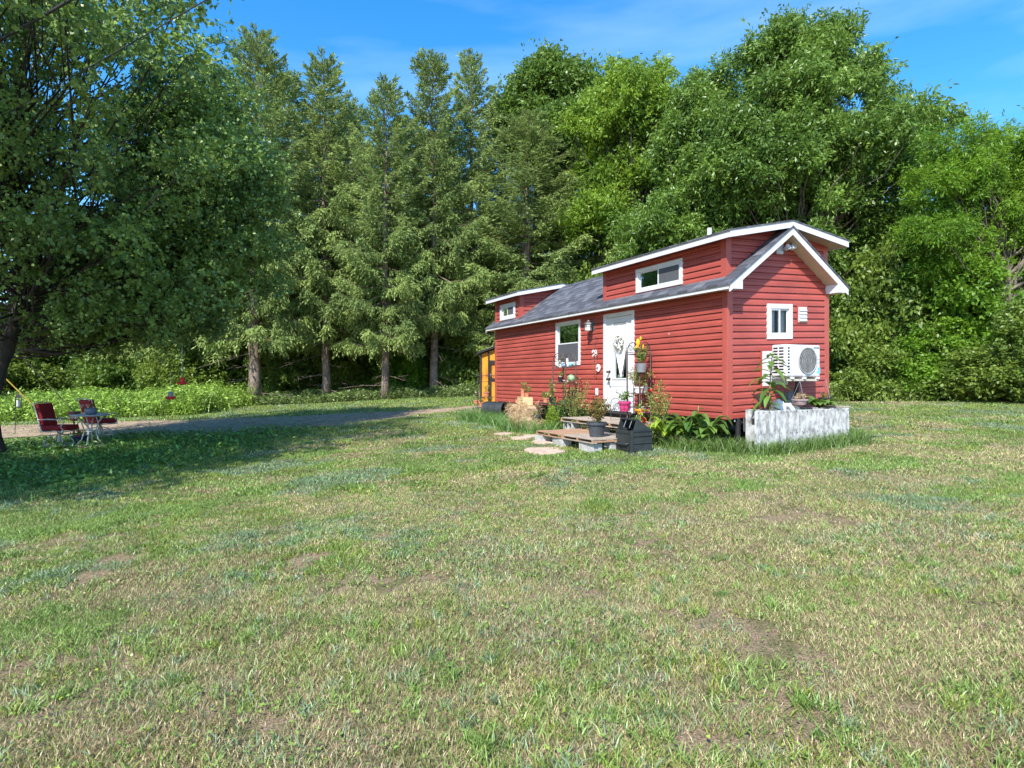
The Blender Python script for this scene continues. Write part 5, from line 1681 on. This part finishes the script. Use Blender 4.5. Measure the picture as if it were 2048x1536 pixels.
for x, z, sd, lab in [(-.05, .52, 51, 'terracotta pot on the middle shelf of the rack behind the house'), (.02, .17, 52, 'terracotta pot on the low shelf of the rack behind the house, right'), (-.22, .17, 53, 'terracotta pot on the low shelf of the rack behind the house, left')]:
    potted(lab, rp_+Vector((x, .03, z)), .10, .15, M_terra, sd, L_olive, 'terracotta pots at the far corner', h=.25, r=.14, n=70, L=.06, Wd=.03, stems=6)
for px, py, lab, sd in [(952, 808, 'terracotta pot on the grass at the far corner of the house, left', 54), (960, 808, 'terracotta pot on the grass at the far corner of the house, right', 55)]:
    p = ground_px(px, py); potted(lab, p, .10, .15, M_terra, sd, L_olive, 'terracotta pots at the far corner', h=.2, r=.16, n=60, L=.06, Wd=.03, stems=6)

# right shelf's plants
potted('grey metal bucket with green plant on the plant shelf by the door', on(ER, RR, -.20, -.04, 1.02), .115, .17, M_galv, 61, L_green, h=.34, r=.17, n=240, L=.055, Wd=.03, stems=9, rim=False)
potted('vine with small white leaves trailing from the third shelf by the door', on(ER, RR, -.10, .08, .62), .09, .12, M_cer, 62, L_olive, h=.36, r=.26, n=420, L=.045, Wd=.03, stems=14)
orn('flower_ornament', 'yellow orange flower ornament on top of the plant shelf by the door', 'ornament', on(ER, RR, -.12, .05, 1.38), M_yel, lambda b: [b.tube([(0, 0, 0), (0, 0, .12)], .006, 5), b.ball((-.03, 0, .22), .05, (.8, .4, 1.5)), b.ball((.05, 0, .13), .05, (.8, .4, 1.3)), b.ball((-.05, 0, .13), .035, (1, .4, 1)), b.ball((.02, 0, .30), .03, (.7, .4, 1.3))])
orn('sailboat_ornament', 'white triangular sailboat on the lower part of the plant shelf by the door', 'ornament', on(ER, RR, .10, .05, .62), M_cer, sail(.21), RR)
orn('bird_ornament', 'small red bird on the right end of the plant shelf', 'ornament', on(ER, RR, .21, .0, .62), M_redp, bird(.075), RR)
t = potted('yellow bowl of flowers on the bottom of the plant shelf by the door', on(ER, RR, -.20, -.02, .22), .10, .09, M_yel, 63, L_green, taper=.5, flower=(M_cer, 6, .012), h=.08, r=.09, n=50, L=.03, Wd=.02, stems=5)
potted('red pot with purple flower at the foot of the plant shelf', HWp(-.62, 1.45, .683), .05, .09, M_redp, 64, L_rusty, flower=(mat('purple petals', (.15, .08, .30), .5), 4, .02), h=.20, r=.08, n=60, L=.04, Wd=.02, stems=5)
orn('pinwheel', 'small red garden figure standing on the deck edge beside the bin', 'ornament', HWp(-.78, 1.30, .683), M_redp, lambda b: [b.tube([(-.06, 0, 0), (0, 0, .12), (.06, 0, 0)], .010, 6), b.tube([(0, 0, .12), (0, 0, .22)], .02, 8), b.ball((0, 0, .25), .03)])

# wreath, wind chime, ornament on the wall
wr = HWp(-.055, 3.03, 2.27)
t = thing('wreath', 'white flower wreath hanging on the door glass', 'wreath', wr, A+R(-90))
b = MB(); rs = np.random.RandomState(8)
for i in range(46):
    a = rs.uniform(0, 6.28); rr = .115+rs.normal()*.022
    b.ball((rr*math.cos(a), rs.normal()*.012, rr*math.sin(a)), rs.uniform(.014, .03), (1, .6, 1), 6)
b.build('flowers', M_cer, t, smooth=True)
n = 150; a = rs.uniform(0, 6.28, n); P = np.stack([.115*np.cos(a), rs.normal(size=n)*.015, .115*np.sin(a)], 1)
Ax = np.stack([np.cos(a), rs.normal(size=n)*.3, np.sin(a)], 1)+rs.normal(size=(n, 3))*.5
V, Fq = leaf_arrays(P, Ax, .06, .02, rs); np_mesh('leaves', V, Fq, leaf_mat('grey wreath leaves', (.10, .12, .08), (.42, .40, .30)), t, tone=np.repeat(rs.rand(n), 4))
wc = HWp(-.10, 3.86, 2.40)
t = thing('wind_chime', 'shell wind chime hanging on the wall between lantern and door', 'wind chime', wc, A+R(-90))
b = MB(); b.tube([(0, .08, .02), (0, .0, .03), (0, -.01, 0)], .006, 5); b.tube([(0, 0, 0), (0, 0, -.30)], .003, 4); b.build('hook', M_iron, t)
b = MB()
for k in range(12):
    a = k*.9; b.ball((.05*math.cos(a)*(1+.3*(k % 3)), .03*math.sin(a), -.26-.028*(k % 5)), .020, (1, .6, 1.2), 6)
b.build('shells', M_cer, t)
b = MB()
for x, l in ((-.05, .35), (.02, .42), (.06, .30)): b.tube([(x, 0, -.36), (x*1.1, 0, -.36-l)], .004, 4); b.ball((x*1.1, 0, -.36-l), .018, n=6)
b.build('tubes', mat('copper tubes', (.40, .16, .10), .4, metal=.5), t)
pl_ = HWp(-.045, 3.80, 1.75)
t = thing('wall_plate', 'small round white plate with a dark eye on the wall left of the door', 'ornament', pl_, A+R(-90))
b = MB(); b.M = Matrix.Rotation(R(90), 4, 'X'); b.lathe([(.02, -.012), (.085, -.006), (.085, .006), (.02, .012)], n=24); b.build('plate', M_cer, t)
b = MB(); b.M = Matrix.Rotation(R(90), 4, 'X'); b.lathe([(.028, .0125), (.028, .018), (.01, .020)], n=16); b.build('eye', M_grey, t)

# ---- air conditioner on the gable
def aircon():
    # house coordinates: along v, depth u (negative outward)
    t = thing('air_conditioner', 'white air conditioner unit with round fan grille hanging on the gable wall', 'air conditioner', HWp(1.305, -.30, 1.5+.04), A)
    W_, D_, H_ = .86, .30, .55
    b = MB(); b.box((-W_/2, -D_/2, 0), (W_/2, D_/2, H_)); b.build('casing', M_vinyl, t, bevel=.025)
    cx, cz, r_ = .10, .275, .225
    b = MB(); b.M = Matrix.Translation((cx, -D_/2-.002, cz)) @ Matrix.Rotation(R(90), 4, 'X')
    b.lathe([(r_*.02, .002), (r_*.98, .002), (r_*.98, .0), (r_*.02, .0)], n=40); gr = b.build('fan_opening', mat('dark fan recess', (.045, .045, .05), .6), t)
    b = MB(); y = -D_/2-.012
    for k in range(-7, 8):
        x = k*r_/7.5; l = math.sqrt(max(0, r_*r_-x*x)); b.tube([(cx+x, y, cz-l), (cx+x, y, cz+l)], .0035, 4)
    for k in range(1, 5):
        q = r_*k/5; b.tube([(cx+q*math.cos(a), y+.006, cz+q*math.sin(a)) for a in [i*math.pi/16 for i in range(33)]], .0016, 3)
    b.tube([(cx+r_*math.cos(a), y+.003, cz+r_*math.sin(a)) for a in [i*math.pi/20 for i in range(41)]], .011, 6)
    b.build('fan_grille', mat('grey grille', (.30, .31, .31), .5), t)
    b = MB()
    for k in range(9):
        z = .06+k*.052
        b.box((-W_/2-.003, -D_/2+.05, z), (-W_/2-.0005, D_/2-.16, z+.026)); b.box((-W_/2-.003, D_/2-.13, z), (-W_/2-.0005, D_/2-.04, z+.026)); b.box((-W_/2+.04, -D_/2-.0035, z), (-W_/2+.085, -D_/2-.0005, z+.024))
    b.build('louvre_slots', M_black, t)
    b = MB()
    for z in (.30, .235): b.box((.345, -D_/2-.003, z), (.415, -D_/2-.0005, z+.006))
    for z in (.495, .47, .448): b.box((-.06, -D_/2-.003, z), (.30, -D_/2-.0005, z+.004))
    b.build('groove', M_grey, t)
    b = MB(); b.prism([(.340, .06), (.425, .06), (.425, .10), (.38, .115), (.340, .10)], -D_/2-.004, -D_/2-.0008); b.prism([(.345, .125), (.425, .12), (.425, .155), (.38, .165), (.36, .15), (.38, .14)], -D_/2-.004, -D_/2-.0008)
    b.build('sticker', M_blue, t)
    cu = bpy.data.curves.new('lettering', 'FONT'); cu.body = 'PIONEER'; cu.size = .034; cu.extrude = .001
    tmp = bpy.data.objects.new('tmp', cu); COL.objects.link(tmp); bpy.context.view_layer.update()
    me = bpy.data.meshes.new_from_object(tmp.evaluated_get(bpy.context.evaluated_depsgraph_get())); bpy.data.objects.remove(tmp)
    me.materials.clear(); me.materials.append(M_black)
    lo = bpy.data.objects.new('lettering', me); COL.objects.link(lo); lo.parent = t; lo.location = (.268, -D_/2-.003, .492); lo.rotation_euler = (R(90), 0, 0)
    for x in (-.28, .02, .36):
        b = MB(); b.box((x-.02, -D_/2-.03, -.04), (x+.02, D_/2+.13, -.004)); b.build('bracket', M_vinyl, t, bevel=.004)
    b = MB(); b.box((-.36, -D_/2+.01, -.075), (.40, -D_/2+.05, -.0405)); b.build('rail', mat('pale wood rail', (.5, .46, .38), .7), t)
    b = MB(); b.tube([(.12, .05, 0), (.13, .10, -.2), (.12, .12, -.34)], .028, 8); b.tube([(.18, .07, 0), (.18, .12, -.3)], .012, 6); b.build('pipe', M_black, t, smooth=True)
aircon()

# ---- white plank planter
M_wash = mat('peeling whitewashed boards', (.54, .54, .53), .8, scale=7, bump=.5, bscale=40, col2=(.22, .21, .20), stretch=(1.6, 1, .8), thr=(.38, .58))
def planter():
    v0, v1, u0, u1 = -.234, 2.02, -.79, -.62+.45
    zb = .38; top = 1.0
    o = HWp((v0+v1)/2, u0, zb)
    t = thing('planter_box', 'long planter box of peeling whitewashed vertical boards below the air conditioner', 'planter', o, A)
    n = 9; W_ = v1-v0; w = W_/n; rnd = random.Random(4)
    for k in range(n):
        x = -W_/2+k*w; b = MB(); b.box((x+.006, -.011+rnd.uniform(-.003, .003), -.12), (x+w-.010, .011, top-zb+rnd.uniform(-.006, .004)))
        b.build('front_board', M_wash, t, bevel=.003)
    b = MB(); b.box((-W_/2, .030, .40), (W_/2, .06, .50)); b.box((-W_/2, .030, .05), (W_/2, .06, .14)); b.build('batten', M_dark, t)  # battens coloured dark, painting the shade seen in the board gaps
    for s in (-1, 1):
        b = MB(); x = s*(W_/2-.012)+(.42 if s < 0 else 0); b.box((x-.011, .061, -.1), (x+.011, .55, top-zb-.01)); b.build('side_board', M_wash, t)
    b = MB(); b.box((-W_/2+.42, .551, -.1), (W_/2, .573, top-zb-.01)); b.build('back_board', M_wash, t)
    b = MB(); b.box((-W_/2+.45, .061, .3), (W_/2-.024, .55, .50)); b.build('soil', M_soil, t)
    b = MB(); b.box((W_/2-.42, .03, top-zb+.006), (W_/2+.10, .36, top-zb+.030)); b.build('lid_board', M_wood, t, bevel=.004)
    b = MB()
    for k in range(n):
        for zz in (.585, .605 if k % 2 else .59, .245, .26 if k % 3 else .25):
            for q in (.25, .75):
                x = -W_/2+(k+q)*w+rnd.uniform(-.02, .02); b.cbox((x, -.0145, zz), (.011, .004, .011))
    b.build('nail_heads', M_rust, t)
    # white jug in the planter
    b = MB(); b.lathe([(.10, 0), (.13, .05), (.13, .17), (.08, .24), (.03, .26), (.03, .29)], n=20); b.M = Matrix.Identity(4)
    tag(b.build('jug', M_cer, None, loc=HWp(.72, -.42, .885), smooth=True), 'white plastic jug standing in the planter box', 'jug')
    b = MB(); b.lathe([(.12, 0), (.14, .05), (.14, .14), (.10, .20)], n=20)
    tag(b.build('bucket', M_cer, None, loc=HWp(1.10, -.36, .885), smooth=True), 'white bucket behind the hanging basket in the planter box', 'bucket')
planter()
def stalk(name, label, loc, h, nl, L, Wd, seed, m_leaf, lean=.05, top=True):
    """one thick stem with long drooping leaves"""
    rs = np.random.RandomState(seed); t = thing(name, label, 'plant', loc)
    b = MB(); pts = [Vector((lean*(i/8)**2+rs.normal()*.004, rs.normal()*.004, h*i/8)) for i in range(9)]
    b.tube(pts, [.014*(1-.6*i/8) for i in range(9)], 7); b.build('stem', M_stem, t, smooth=True)
    vs = []; fs = []; tn = []
    for i in range(nl):
        f = .10+.88*i/nl; z = h*f; a = i*2.4+rs.normal()*.3; l = L*(1.05-.45*abs(f-.45)*2)*rs.uniform(.8, 1.15)*(1 if f < .9 else .6)
        d = np.array([math.cos(a), math.sin(a), 0]); s = np.array([-math.sin(a), math.cos(a), 0]); base = np.array([lean*f*f, 0, z]); up = rs.uniform(.25, .6); dr = rs.uniform(.5, 1.1)
        k0 = len(vs); tt = rs.rand(); N = 6
        for j in range(N+1):
            q = j/N; c = base+d*l*q+np.array([0, 0, l*(up*q-dr*q*q)]); w_ = Wd*math.sin(math.pi*min(1, q*.92+.06))**.8*.5 if j < N else .001
            for sg in (-1, 0, 1): vs.append(c+s*w_*sg+np.array([0, 0, abs(sg)*w_*.35])); tn.append(tt)
        for j in range(N):
            for q in (0, 1): e = k0+j*3+q; fs.append((e, e+1, e+4, e+3))
    np_mesh('leaves', np.array(vs), np.array(fs), m_leaf, t, tone=tn)
    return t
stalk('tall_plant', 'tall leafy stalk growing in the planter in front of the air conditioner', HWp(.42, -.50, .90), 1.06, 34, .36, .10, 5, L_green, .06)
def broad(name, label, loc, n, L, Wd, seed, m_leaf, rise=.5):
    rs = np.random.RandomState(seed); t = thing(name, label, 'plant', loc); vs = []; fs = []; tn = []
    for i in range(n):
        a = i*2.4+rs.normal()*.3; l = L*rs.uniform(.6, 1.1); d = np.array([math.cos(a), math.sin(a), 0]); s = np.array([-math.sin(a), math.cos(a), 0]); k0 = len(vs); tt = rs.rand(); up = rs.uniform(.5, 1.4)*rise*1.6; N = 6
        for j in range(N+1):
            q = j/N; c = d*l*q+np.array([0, 0, .02+l*(up*q-.8*up*q*q)]); w_ = Wd*math.sin(math.pi*min(1, q*.9+.05))*.5 if j < N else .001
            for sg in (-1, 0, 1): vs.append(c+s*w_*sg+np.array([0, 0, abs(sg)*w_*.3])); tn.append(tt)
        for j in range(N):
            for q in (0, 1): e = k0+j*3+q; fs.append((e, e+1, e+4, e+3))
    np_mesh('leaves', np.array(vs), np.array(fs), m_leaf, t, tone=tn); return t
broad('broad_leaf_plant', 'low plant with broad shiny leaves in the right half of the planter', HWp(1.58, -.55, .97), 24, .40, .14, 6, L_green, .75)
def hang(label, v, u, ztop, zb, r_, sd, mm, dry):
    c = HWp(v, u, 0); t = thing('hanging_basket', label, 'hanging basket', (c.x, c.y, zb))
    b = MB(); b.lathe([(r_*.35, -r_*.85), (r_*.75, -r_*.6), (r_, 0), (r_*1.08, 0), (r_*1.08, .018), (r_*.9, .018), (r_*.85, -.02)], n=20); b.build('bowl', mm, t, smooth=False)
    b = MB()
    for k in range(3): b.tube([(r_*math.cos(k*2.1+.5), r_*math.sin(k*2.1+.5), .01), (0, 0, ztop-zb-.03)], .003, 4)
    b.tube([(0, 0, ztop-zb-.03), (0, 0, ztop-zb)], .004, 4); b.build('hanger', M_galv, t)
    add_foliage(t, sd, .0, dry, h=.10, r=r_*.85, n=130, L=.055, Wd=.012, stems=10)
hang('pink hanging bowl of dry stalks below the middle of the air conditioner', 1.075, -.56, 1.50, 1.14, .125, 71, mat('mauve bowl', (.38, .27, .27), .5, var=.2, scale=20), L_dry)
hang('hanging basket with reddish green plant below the right end of the air conditioner', 1.74, -.56, 1.50, 1.16, .12, 72, M_dark, L_rusty)

# ---- water hydrant post at the corner
p = ground_px(1476, 892)
t = thing('standpipe', 'black hydrant post with grey tap head at the near corner of the house', 'water tap', p)
b = MB(); b.lathe([(.045, 0), (.045, .42), (.05, .42), (.05, .45)], n=16); b.build('post', M_black, t)
b = MB(); b.lathe([(.03, .45), (.04, .47), (.04, .52), (.05, .525), (.05, .545)], n=14); b.tube([(0, 0, .50), (-.07, -.05, .48), (-.08, -.06, .42)], .014, 8); b.tube([(.02, 0, .53), (.10, 0, .54), (.105, 0, .25)], .008, 6); b.build('tap', M_galv, t)
b = MB(); b.tube([(1.35, 0, .03), (.9, -.05, .045), (.3, .05, .05), (.1, .02, .06)], .05, 8); t2 = b.build('drain_pipe', M_dark, None, loc=HWp(-.45+1.9, -1.0)+Vector((.2, .3, .0)), rz=A+.2, smooth=True); tag(t2, 'dark pipe lying in the long grass at the right end of the planter', 'pipe')

# ---- plants along the wall
L_wall = L_green
stalk('tall_plant', 'tall flowering stalk with rusty heads growing against the wall right of the plant shelf', HWp(-.95, 1.15), .80, 22, .16, .05, 81, L_bright, .03)
stalk('tall_plant', 'leafy stalk beside the black bin', HWp(-1.12, .98), .55, 16, .20, .09, 82, L_green, -.03)
t = thing('coneflower', 'tall pale plant with dark red seed heads against the red wall', 'plant', HWp(-.62, 1.05)); add_foliage(t, 83, 0, L_olive, (mat('dark seed heads', (.14, .03, .03), .7), 10, .018), h=1.15, r=.26, n=900, L=.07, Wd=.026, stems=14)
for v, u, n, L, Wd, sd, lab in [(-.55, .35, 34, .46, .15, 84, 'broad leaved plant against the wall near the corner'), (-.42, .02, 34, .44, .15, 85, 'broad leaved plant right at the near corner of the house'), (-.80, .62, 36, .40, .10, 86, 'yellow green weed between the bin and the corner of the house'),
      (-1.1, .80, 16, .20, .09, 87, 'low broad weed at the foot of the bin')]:
    broad('broad_leaf_plant', lab, HWp(v, u)+Vector((0, 0, .10)), n, L, Wd, sd, L_bright if sd == 86 else L_green, 1.5)
stalk('tall_plant', 'milkweed stalk with pale flower head at the corner of the house', HWp(-.5, .18), .72, 14, .22, .10, 88, L_green, .02)
stalk('tall_plant', 'small leafy stalk at the right end of the planter', HWp(2.18, -.62), .62, 20, .16, .05, 89, L_green, .04)
def grass_line(name, label, pts, n, hmin, hmax, seed, col):
    rs = np.random.RandomState(seed); pts = np.array(pts)
    i = rs.randint(len(pts), size=n); x = pts[i, 0]+rs.normal(size=n)*.10; y = pts[i, 1]+rs.normal(size=n)*.10
    h = rs.uniform(hmin, hmax, n); P = np.stack([x, y, gz(x, y)-.01], 1)
    V, Fq, C = blades(P, h, rs.uniform(.006, .013, n), h*rs.uniform(.3, 1.5, n), col*rs.uniform(.6, 1.6, n)[:, None], rs)
    tag(np_mesh(name, V, Fq, M_grass, col=C), label, kind='stuff')
ps = [tuple(HWp(v, u).xy) for v, u in [(-.75+.0, .9-.12*k) for k in range(9)]+[(-.55+.05*k, -.15-.06*k) for k in range(8)]+[(-.25+.12*k, -.92) for k in range(20)]+[(2.12, -.9+.1*k) for k in range(6)]+[(2.25, -.7), (2.4, -.6)]]
grass_line('long_grass', 'uncut long grass round the planter and the corner of the house', ps, 4600, .08, .30, 5, np.array([.12, .20, .045]))
ps = [tuple(HWp(v, u).xy) for v, u in [(-1.5+.1*(k % 4), 6.0+.2*k) for k in range(14)]+[(-1.7, 5.2), (-1.75, 4.8), (-1.7, 4.4), (-1.6, 3.9), (-1.5, 3.3)]]
grass_line('long_grass', 'uncut long grass round the straw bales and the barrel', ps, 2600, .12, .40, 6, np.array([.11, .22, .05]))

# ================================================================ garden seat under the tree
M_cush = mat('red cushion', (.24, .010, .018), .8, var=.2, scale=6)
M_cream = mat('cream metal', (.48, .47, .42), .45, var=.15, scale=12)
M_mosaic = mat('grey stone tabletop', (.34, .36, .40), .45, var=.2, scale=25)
def chair(label, loc, rz):
    """seat faces +x"""
    t = thing('garden_chair', label, 'chair', loc, rz, 'red cushioned garden chairs')
    b = MB(); b.box((-.26, -.27, .40), (.30, .27, .52)); b.build('seat_cushion', M_cush, t, bevel=.035)
    b = MB(); b.M = Matrix.Translation((-.22, 0, .50)) @ Matrix.Rotation(R(-14), 4, 'Y'); b.box((-.06, -.25, 0), (.06, .25, .54)); b.build('back_cushion', M_cush, t, bevel=.035)
    b = MB()
    for y in (-.28, .28):
        b.tube([(-.20, y, .38), (-.27, y, .62), (-.34, y, .88), (-.38, y, 1.03), (-.44, y, 1.02)], .013, 7)
    b.tube([(-.39, -.28, 1.03), (-.40, 0, 1.07), (-.39, .28, 1.03)], .013, 7)
    b.build('back_frame', M_cream, t)
    for s in (-1, 1):
        b = MB()
        for (cy, cz, r_, dr) in ((s*.13, .88, .085, 1), (s*.14, .68, .07, -1), (0, .78, .06, 1)):
            b.tube([(-.33-.27*(cz-.86)-.045, cy+r_*(1-i/18)*math.cos(i*.62*dr), cz+r_*(1-i/18)*math.sin(i*.62*dr)) for i in range(17)], .008, 5)
        b.build('scroll', M_cream, t)
        b = MB(); y = s*.30
        b.tube([(-.28, y, .66), (-.05, y, .67), (.22, y, .66), (.29, y, .60), (.22, y, .50), (.27, y, .42), (.25, y, .37)], .014, 7); b.build('armrest', M_cream, t)
    b = MB(); b.tube([(-.24, -.27, .38), (.28, -.27, .38), (.28, .27, .38), (-.24, .27, .38), (-.24, -.27, .38)], .013, 6); b.lathe([(.035, .12), (.035, .37), (.07, .385)], n=12); b.build('seat_frame', M_cream, t)
    for k in range(4):
        a = R(45+90*k); b = MB(); b.tube([(.02*math.cos(a), .02*math.sin(a), .30), (.17*math.cos(a), .17*math.sin(a), .27), (.28*math.cos(a), .28*math.sin(a), .14), (.31*math.cos(a), .31*math.sin(a), .0)], .013, 6); b.build('leg', M_cream, t)
    b = MB(); b.tube([(.30*math.cos(i*math.pi/10), .30*math.sin(i*math.pi/10), .055) for i in range(21)], .011, 6); b.build('base_ring', M_cream, t)
    return t
pa = ground_px(118, 894)
ch = chair('garden chair with red cushions and cream scroll back, left of the small table', pa, R(5))
pb = ground_px(200, 876)
dup(ch, pb, R(65), 'garden chair with red cushions behind and right of the small table')
pt = ground_px(180, 892)
t = thing('garden_table', 'small round grey topped table with curved cream legs under the tree', 'table', pt)
b = MB(); b.lathe([(.10, .705), (.38, .71), (.40, .72), (.40, .735), (.38, .745), (.05, .745)], n=36); b.build('tabletop', M_mosaic, t, smooth=False)
for k in range(4):
    a = R(20+90*k); b = MB(); b.tube([(.28*math.cos(a), .28*math.sin(a), .70), (.17*math.cos(a), .17*math.sin(a), .56), (.11*math.cos(a), .11*math.sin(a), .36), (.17*math.cos(a), .17*math.sin(a), .15), (.30*math.cos(a), .30*math.sin(a), 0)], .015, 7); b.build('leg', M_cream, t)
b = MB(); b.lathe([(.05, .345), (.13, .35), (.13, .362), (.05, .365)], n=20); b.build('lower_shelf', M_cream, t)
b = MB(); b.lathe([(.09, 0), (.12, .05), (.13, .11), (.10, .15), (.09, .15)], n=18); 
t = thing('planter_pot', 'grey blue pot with a dry plant on the small garden table', 'potted plant', pt+Vector((.02, 0, .747)))
b.build('pot', mat('grey blue glaze', (.13, .17, .22), .4), t, smooth=True); add_foliage(t, 90, .13, L_rusty, h=.14, r=.08, n=40, L=.05, Wd=.025, stems=5)
orn('bowl', 'small white bowl on the lower shelf of the garden table', 'bowl', pt+Vector((.0, 0, .367)), M_cer, lambda b: b.lathe([(.04, 0), (.075, .05), (.07, .05), (.035, .01)], n=16))
p = ground_px(148, 872); 
b = MB(); b.lathe([(.02, 0), (.02, .42), (.10, .43)], n=10)
t = thing('flower_stand', 'dark red flowerpot on a thin stand between chair and table', 'potted plant', p); b.build('stand', M_iron, t)
b = MB(); b.lathe([(.09, .43), (.13, .62), (.15, .63), (.15, .68), (.12, .68)], n=18); b.build('pot', mat('dark red pot', (.16, .05, .035), .5), t)
p = ground_px(152, 888); t = thing('potted_plant', 'low dark blue pot of flowers on the grass beside the red chair', 'potted plant', p+Vector((.02, .1, 0)))
pot_parts(t, .17, .20, mat('dark blue pot', (.03, .03, .09), .45)); add_foliage(t, 91, .17, L_green, (M_redp, 5, .018), h=.20, r=.16, n=140, L=.05, Wd=.03, stems=8)
p = ground_px(187, 893)
b = MB(); b.lathe([(.36, -.02), (.36, .02), (.05, .022)], n=9); tag(b.build('flagstone', M_stone, None, loc=p), 'flat round stone under the garden table', 'paving stone')
# lantern on a shepherd's hook
p = ground_px(30, 868)
t = thing('lantern_hook', 'black lantern on a shepherd hook beside the edge tree', 'lantern', p)
b = MB(); b.tube([(0, 0, 0), (.03, 0, .9), (.05, 0, 1.25), (.08, 0, 1.33), (.16, 0, 1.33), (.19, 0, 1.26), (.17, 0, 1.22)], .009, 6); b.build('hook', M_iron, t)
b = MB(); b.lathe([(.02, 1.20), (.11, 1.10), (.12, 1.08)], (.10, 0, 0), 4); b.lathe([(.10, .80), (.10, .82)], (.10, 0, 0), 4)
for k in range(4): a = k*math.pi/2; b.tube([(.10+.09*math.cos(a), .09*math.sin(a), .82), (.10+.10*math.cos(a), .10*math.sin(a), 1.09)], .008, 4)
b.build('lantern_frame', M_iron, t)
b = MB(); b.lathe([(.045, .825), (.045, 1.02)], (.10, 0, 0), 12); b.build('candle', M_lglass, t)
# guy wires with a yellow guard running up past the tree
def guy(label, p0, p1, m_low, f):
    p0 = Vector(p0); p1 = Vector(p1); o = p0.copy()
    t = thing('guy_wire', label, 'guy wire', o, 0, 'guy wires behind the garden seat')
    b = MB(); b.tube([(0, 0, 0), tuple((p1-p0)*f)], .017, 8); b.build('guard', m_low, t)
    b = MB(); b.tube([tuple((p1-p0)*f), tuple(p1-p0)], .009, 5); b.build('cable', M_iron, t)
guy('guy wire in a yellow plastic guard slanting up to the left above the red chair', ground_px(125, 868), at(-160, 590, 17.0), mat('yellow guard', (.34, .24, .03), .6), .55)
guy('guy wire in an olive green guard slanting up to the left above the small table', ground_px(187, 866), at(-60, 600, 16.8), mat('olive guard', (.12, .15, .05), .5), .44)
# red hummingbird feeders hanging from branches
for px, py, Zf, up, sd, lab in [(364, 764, 12.5, .62, 1, 'upper red hummingbird feeder hanging from the leafy branch'), (341, 793, 12.0, .38, 2, 'lower red hummingbird feeder hanging by the driveway')]:
    q = at(px, py, Zf); t = thing('bird_feeder', lab, 'bird feeder', q, 0, 'red feeders hanging from the branches')
    b = MB(); b.lathe([(.03, -.06), (.085, -.045), (.09, -.02), (.05, 0)], n=14); 
    for k in range(3): b.ball((.08*math.cos(k*2.1), .08*math.sin(k*2.1), -.01), .025, (1, 1, .6), 8)
    b.build('base', M_redp, t)
    b = MB(); b.lathe([(.04, 0), (.045, .07), (.02, .10)], n=12); b.build('bottle', M_redp if sd == 1 else M_grey, t)
    b = MB(); b.tube([(0, 0, .10), (0, 0, .10+up)], .003, 4); b.build('cord', M_galv, t)
# red and blue box in the far grass on the right
p = ground_px(1708, 797)
t = thing('mailbox_post', 'small red and grey garden marker in the grass right of the house', 'garden marker', p+Vector((0, .3, 0)))
b = MB(); b.lathe([(.03, 0), (.03, .18)], n=10); b.build('post', M_grey, t)
b = MB(); b.ball((-.05, 0, .22), .09, (1, .7, 1)); b.build('red_part', M_redp, t, smooth=True)
b = MB(); b.ball((.06, 0, .20), .08, (.8, .7, 1.2)); b.build('grey_part', M_grey, t, smooth=True)
# rock by the rack
p = ground_px(953, 792); b = MB(); b.ball((0, 0, .1), .2, (1.2, 1, .8), 10); tag(b.build('rock', M_stone, None, loc=p, smooth=True), 'pale rock in the grass beside the orange shed', 'rock')

# ================================================================ overhead cables
def cable(label, p0, p1, r_, sag, ext):
    p0 = Vector(p0); p1 = Vector(p1); d = p1-p0; a = p0-d*ext; c = p1+d*ext
    b = MB(); n = 24; pts = []
    for i in range(n+1):
        f = i/n; q = a.lerp(c, f); q.z += sag*((2*f-1)**2-.1); pts.append(q)
    b.tube(pts, r_, 6); tag(b.build('overhead_cable', M_iron, None, smooth=True), label, 'cable', 'overhead power cables')
cable('thick twisted overhead cable crossing the top left corner', at(0, 80, 8.6), at(140, 0, 7.6), .020, .1, 1.2)
cable('thin overhead cable slanting across the leaves at the top left', at(0, 234, 8.8), at(412, 0, 7.2), .0075, .1, 1.0)
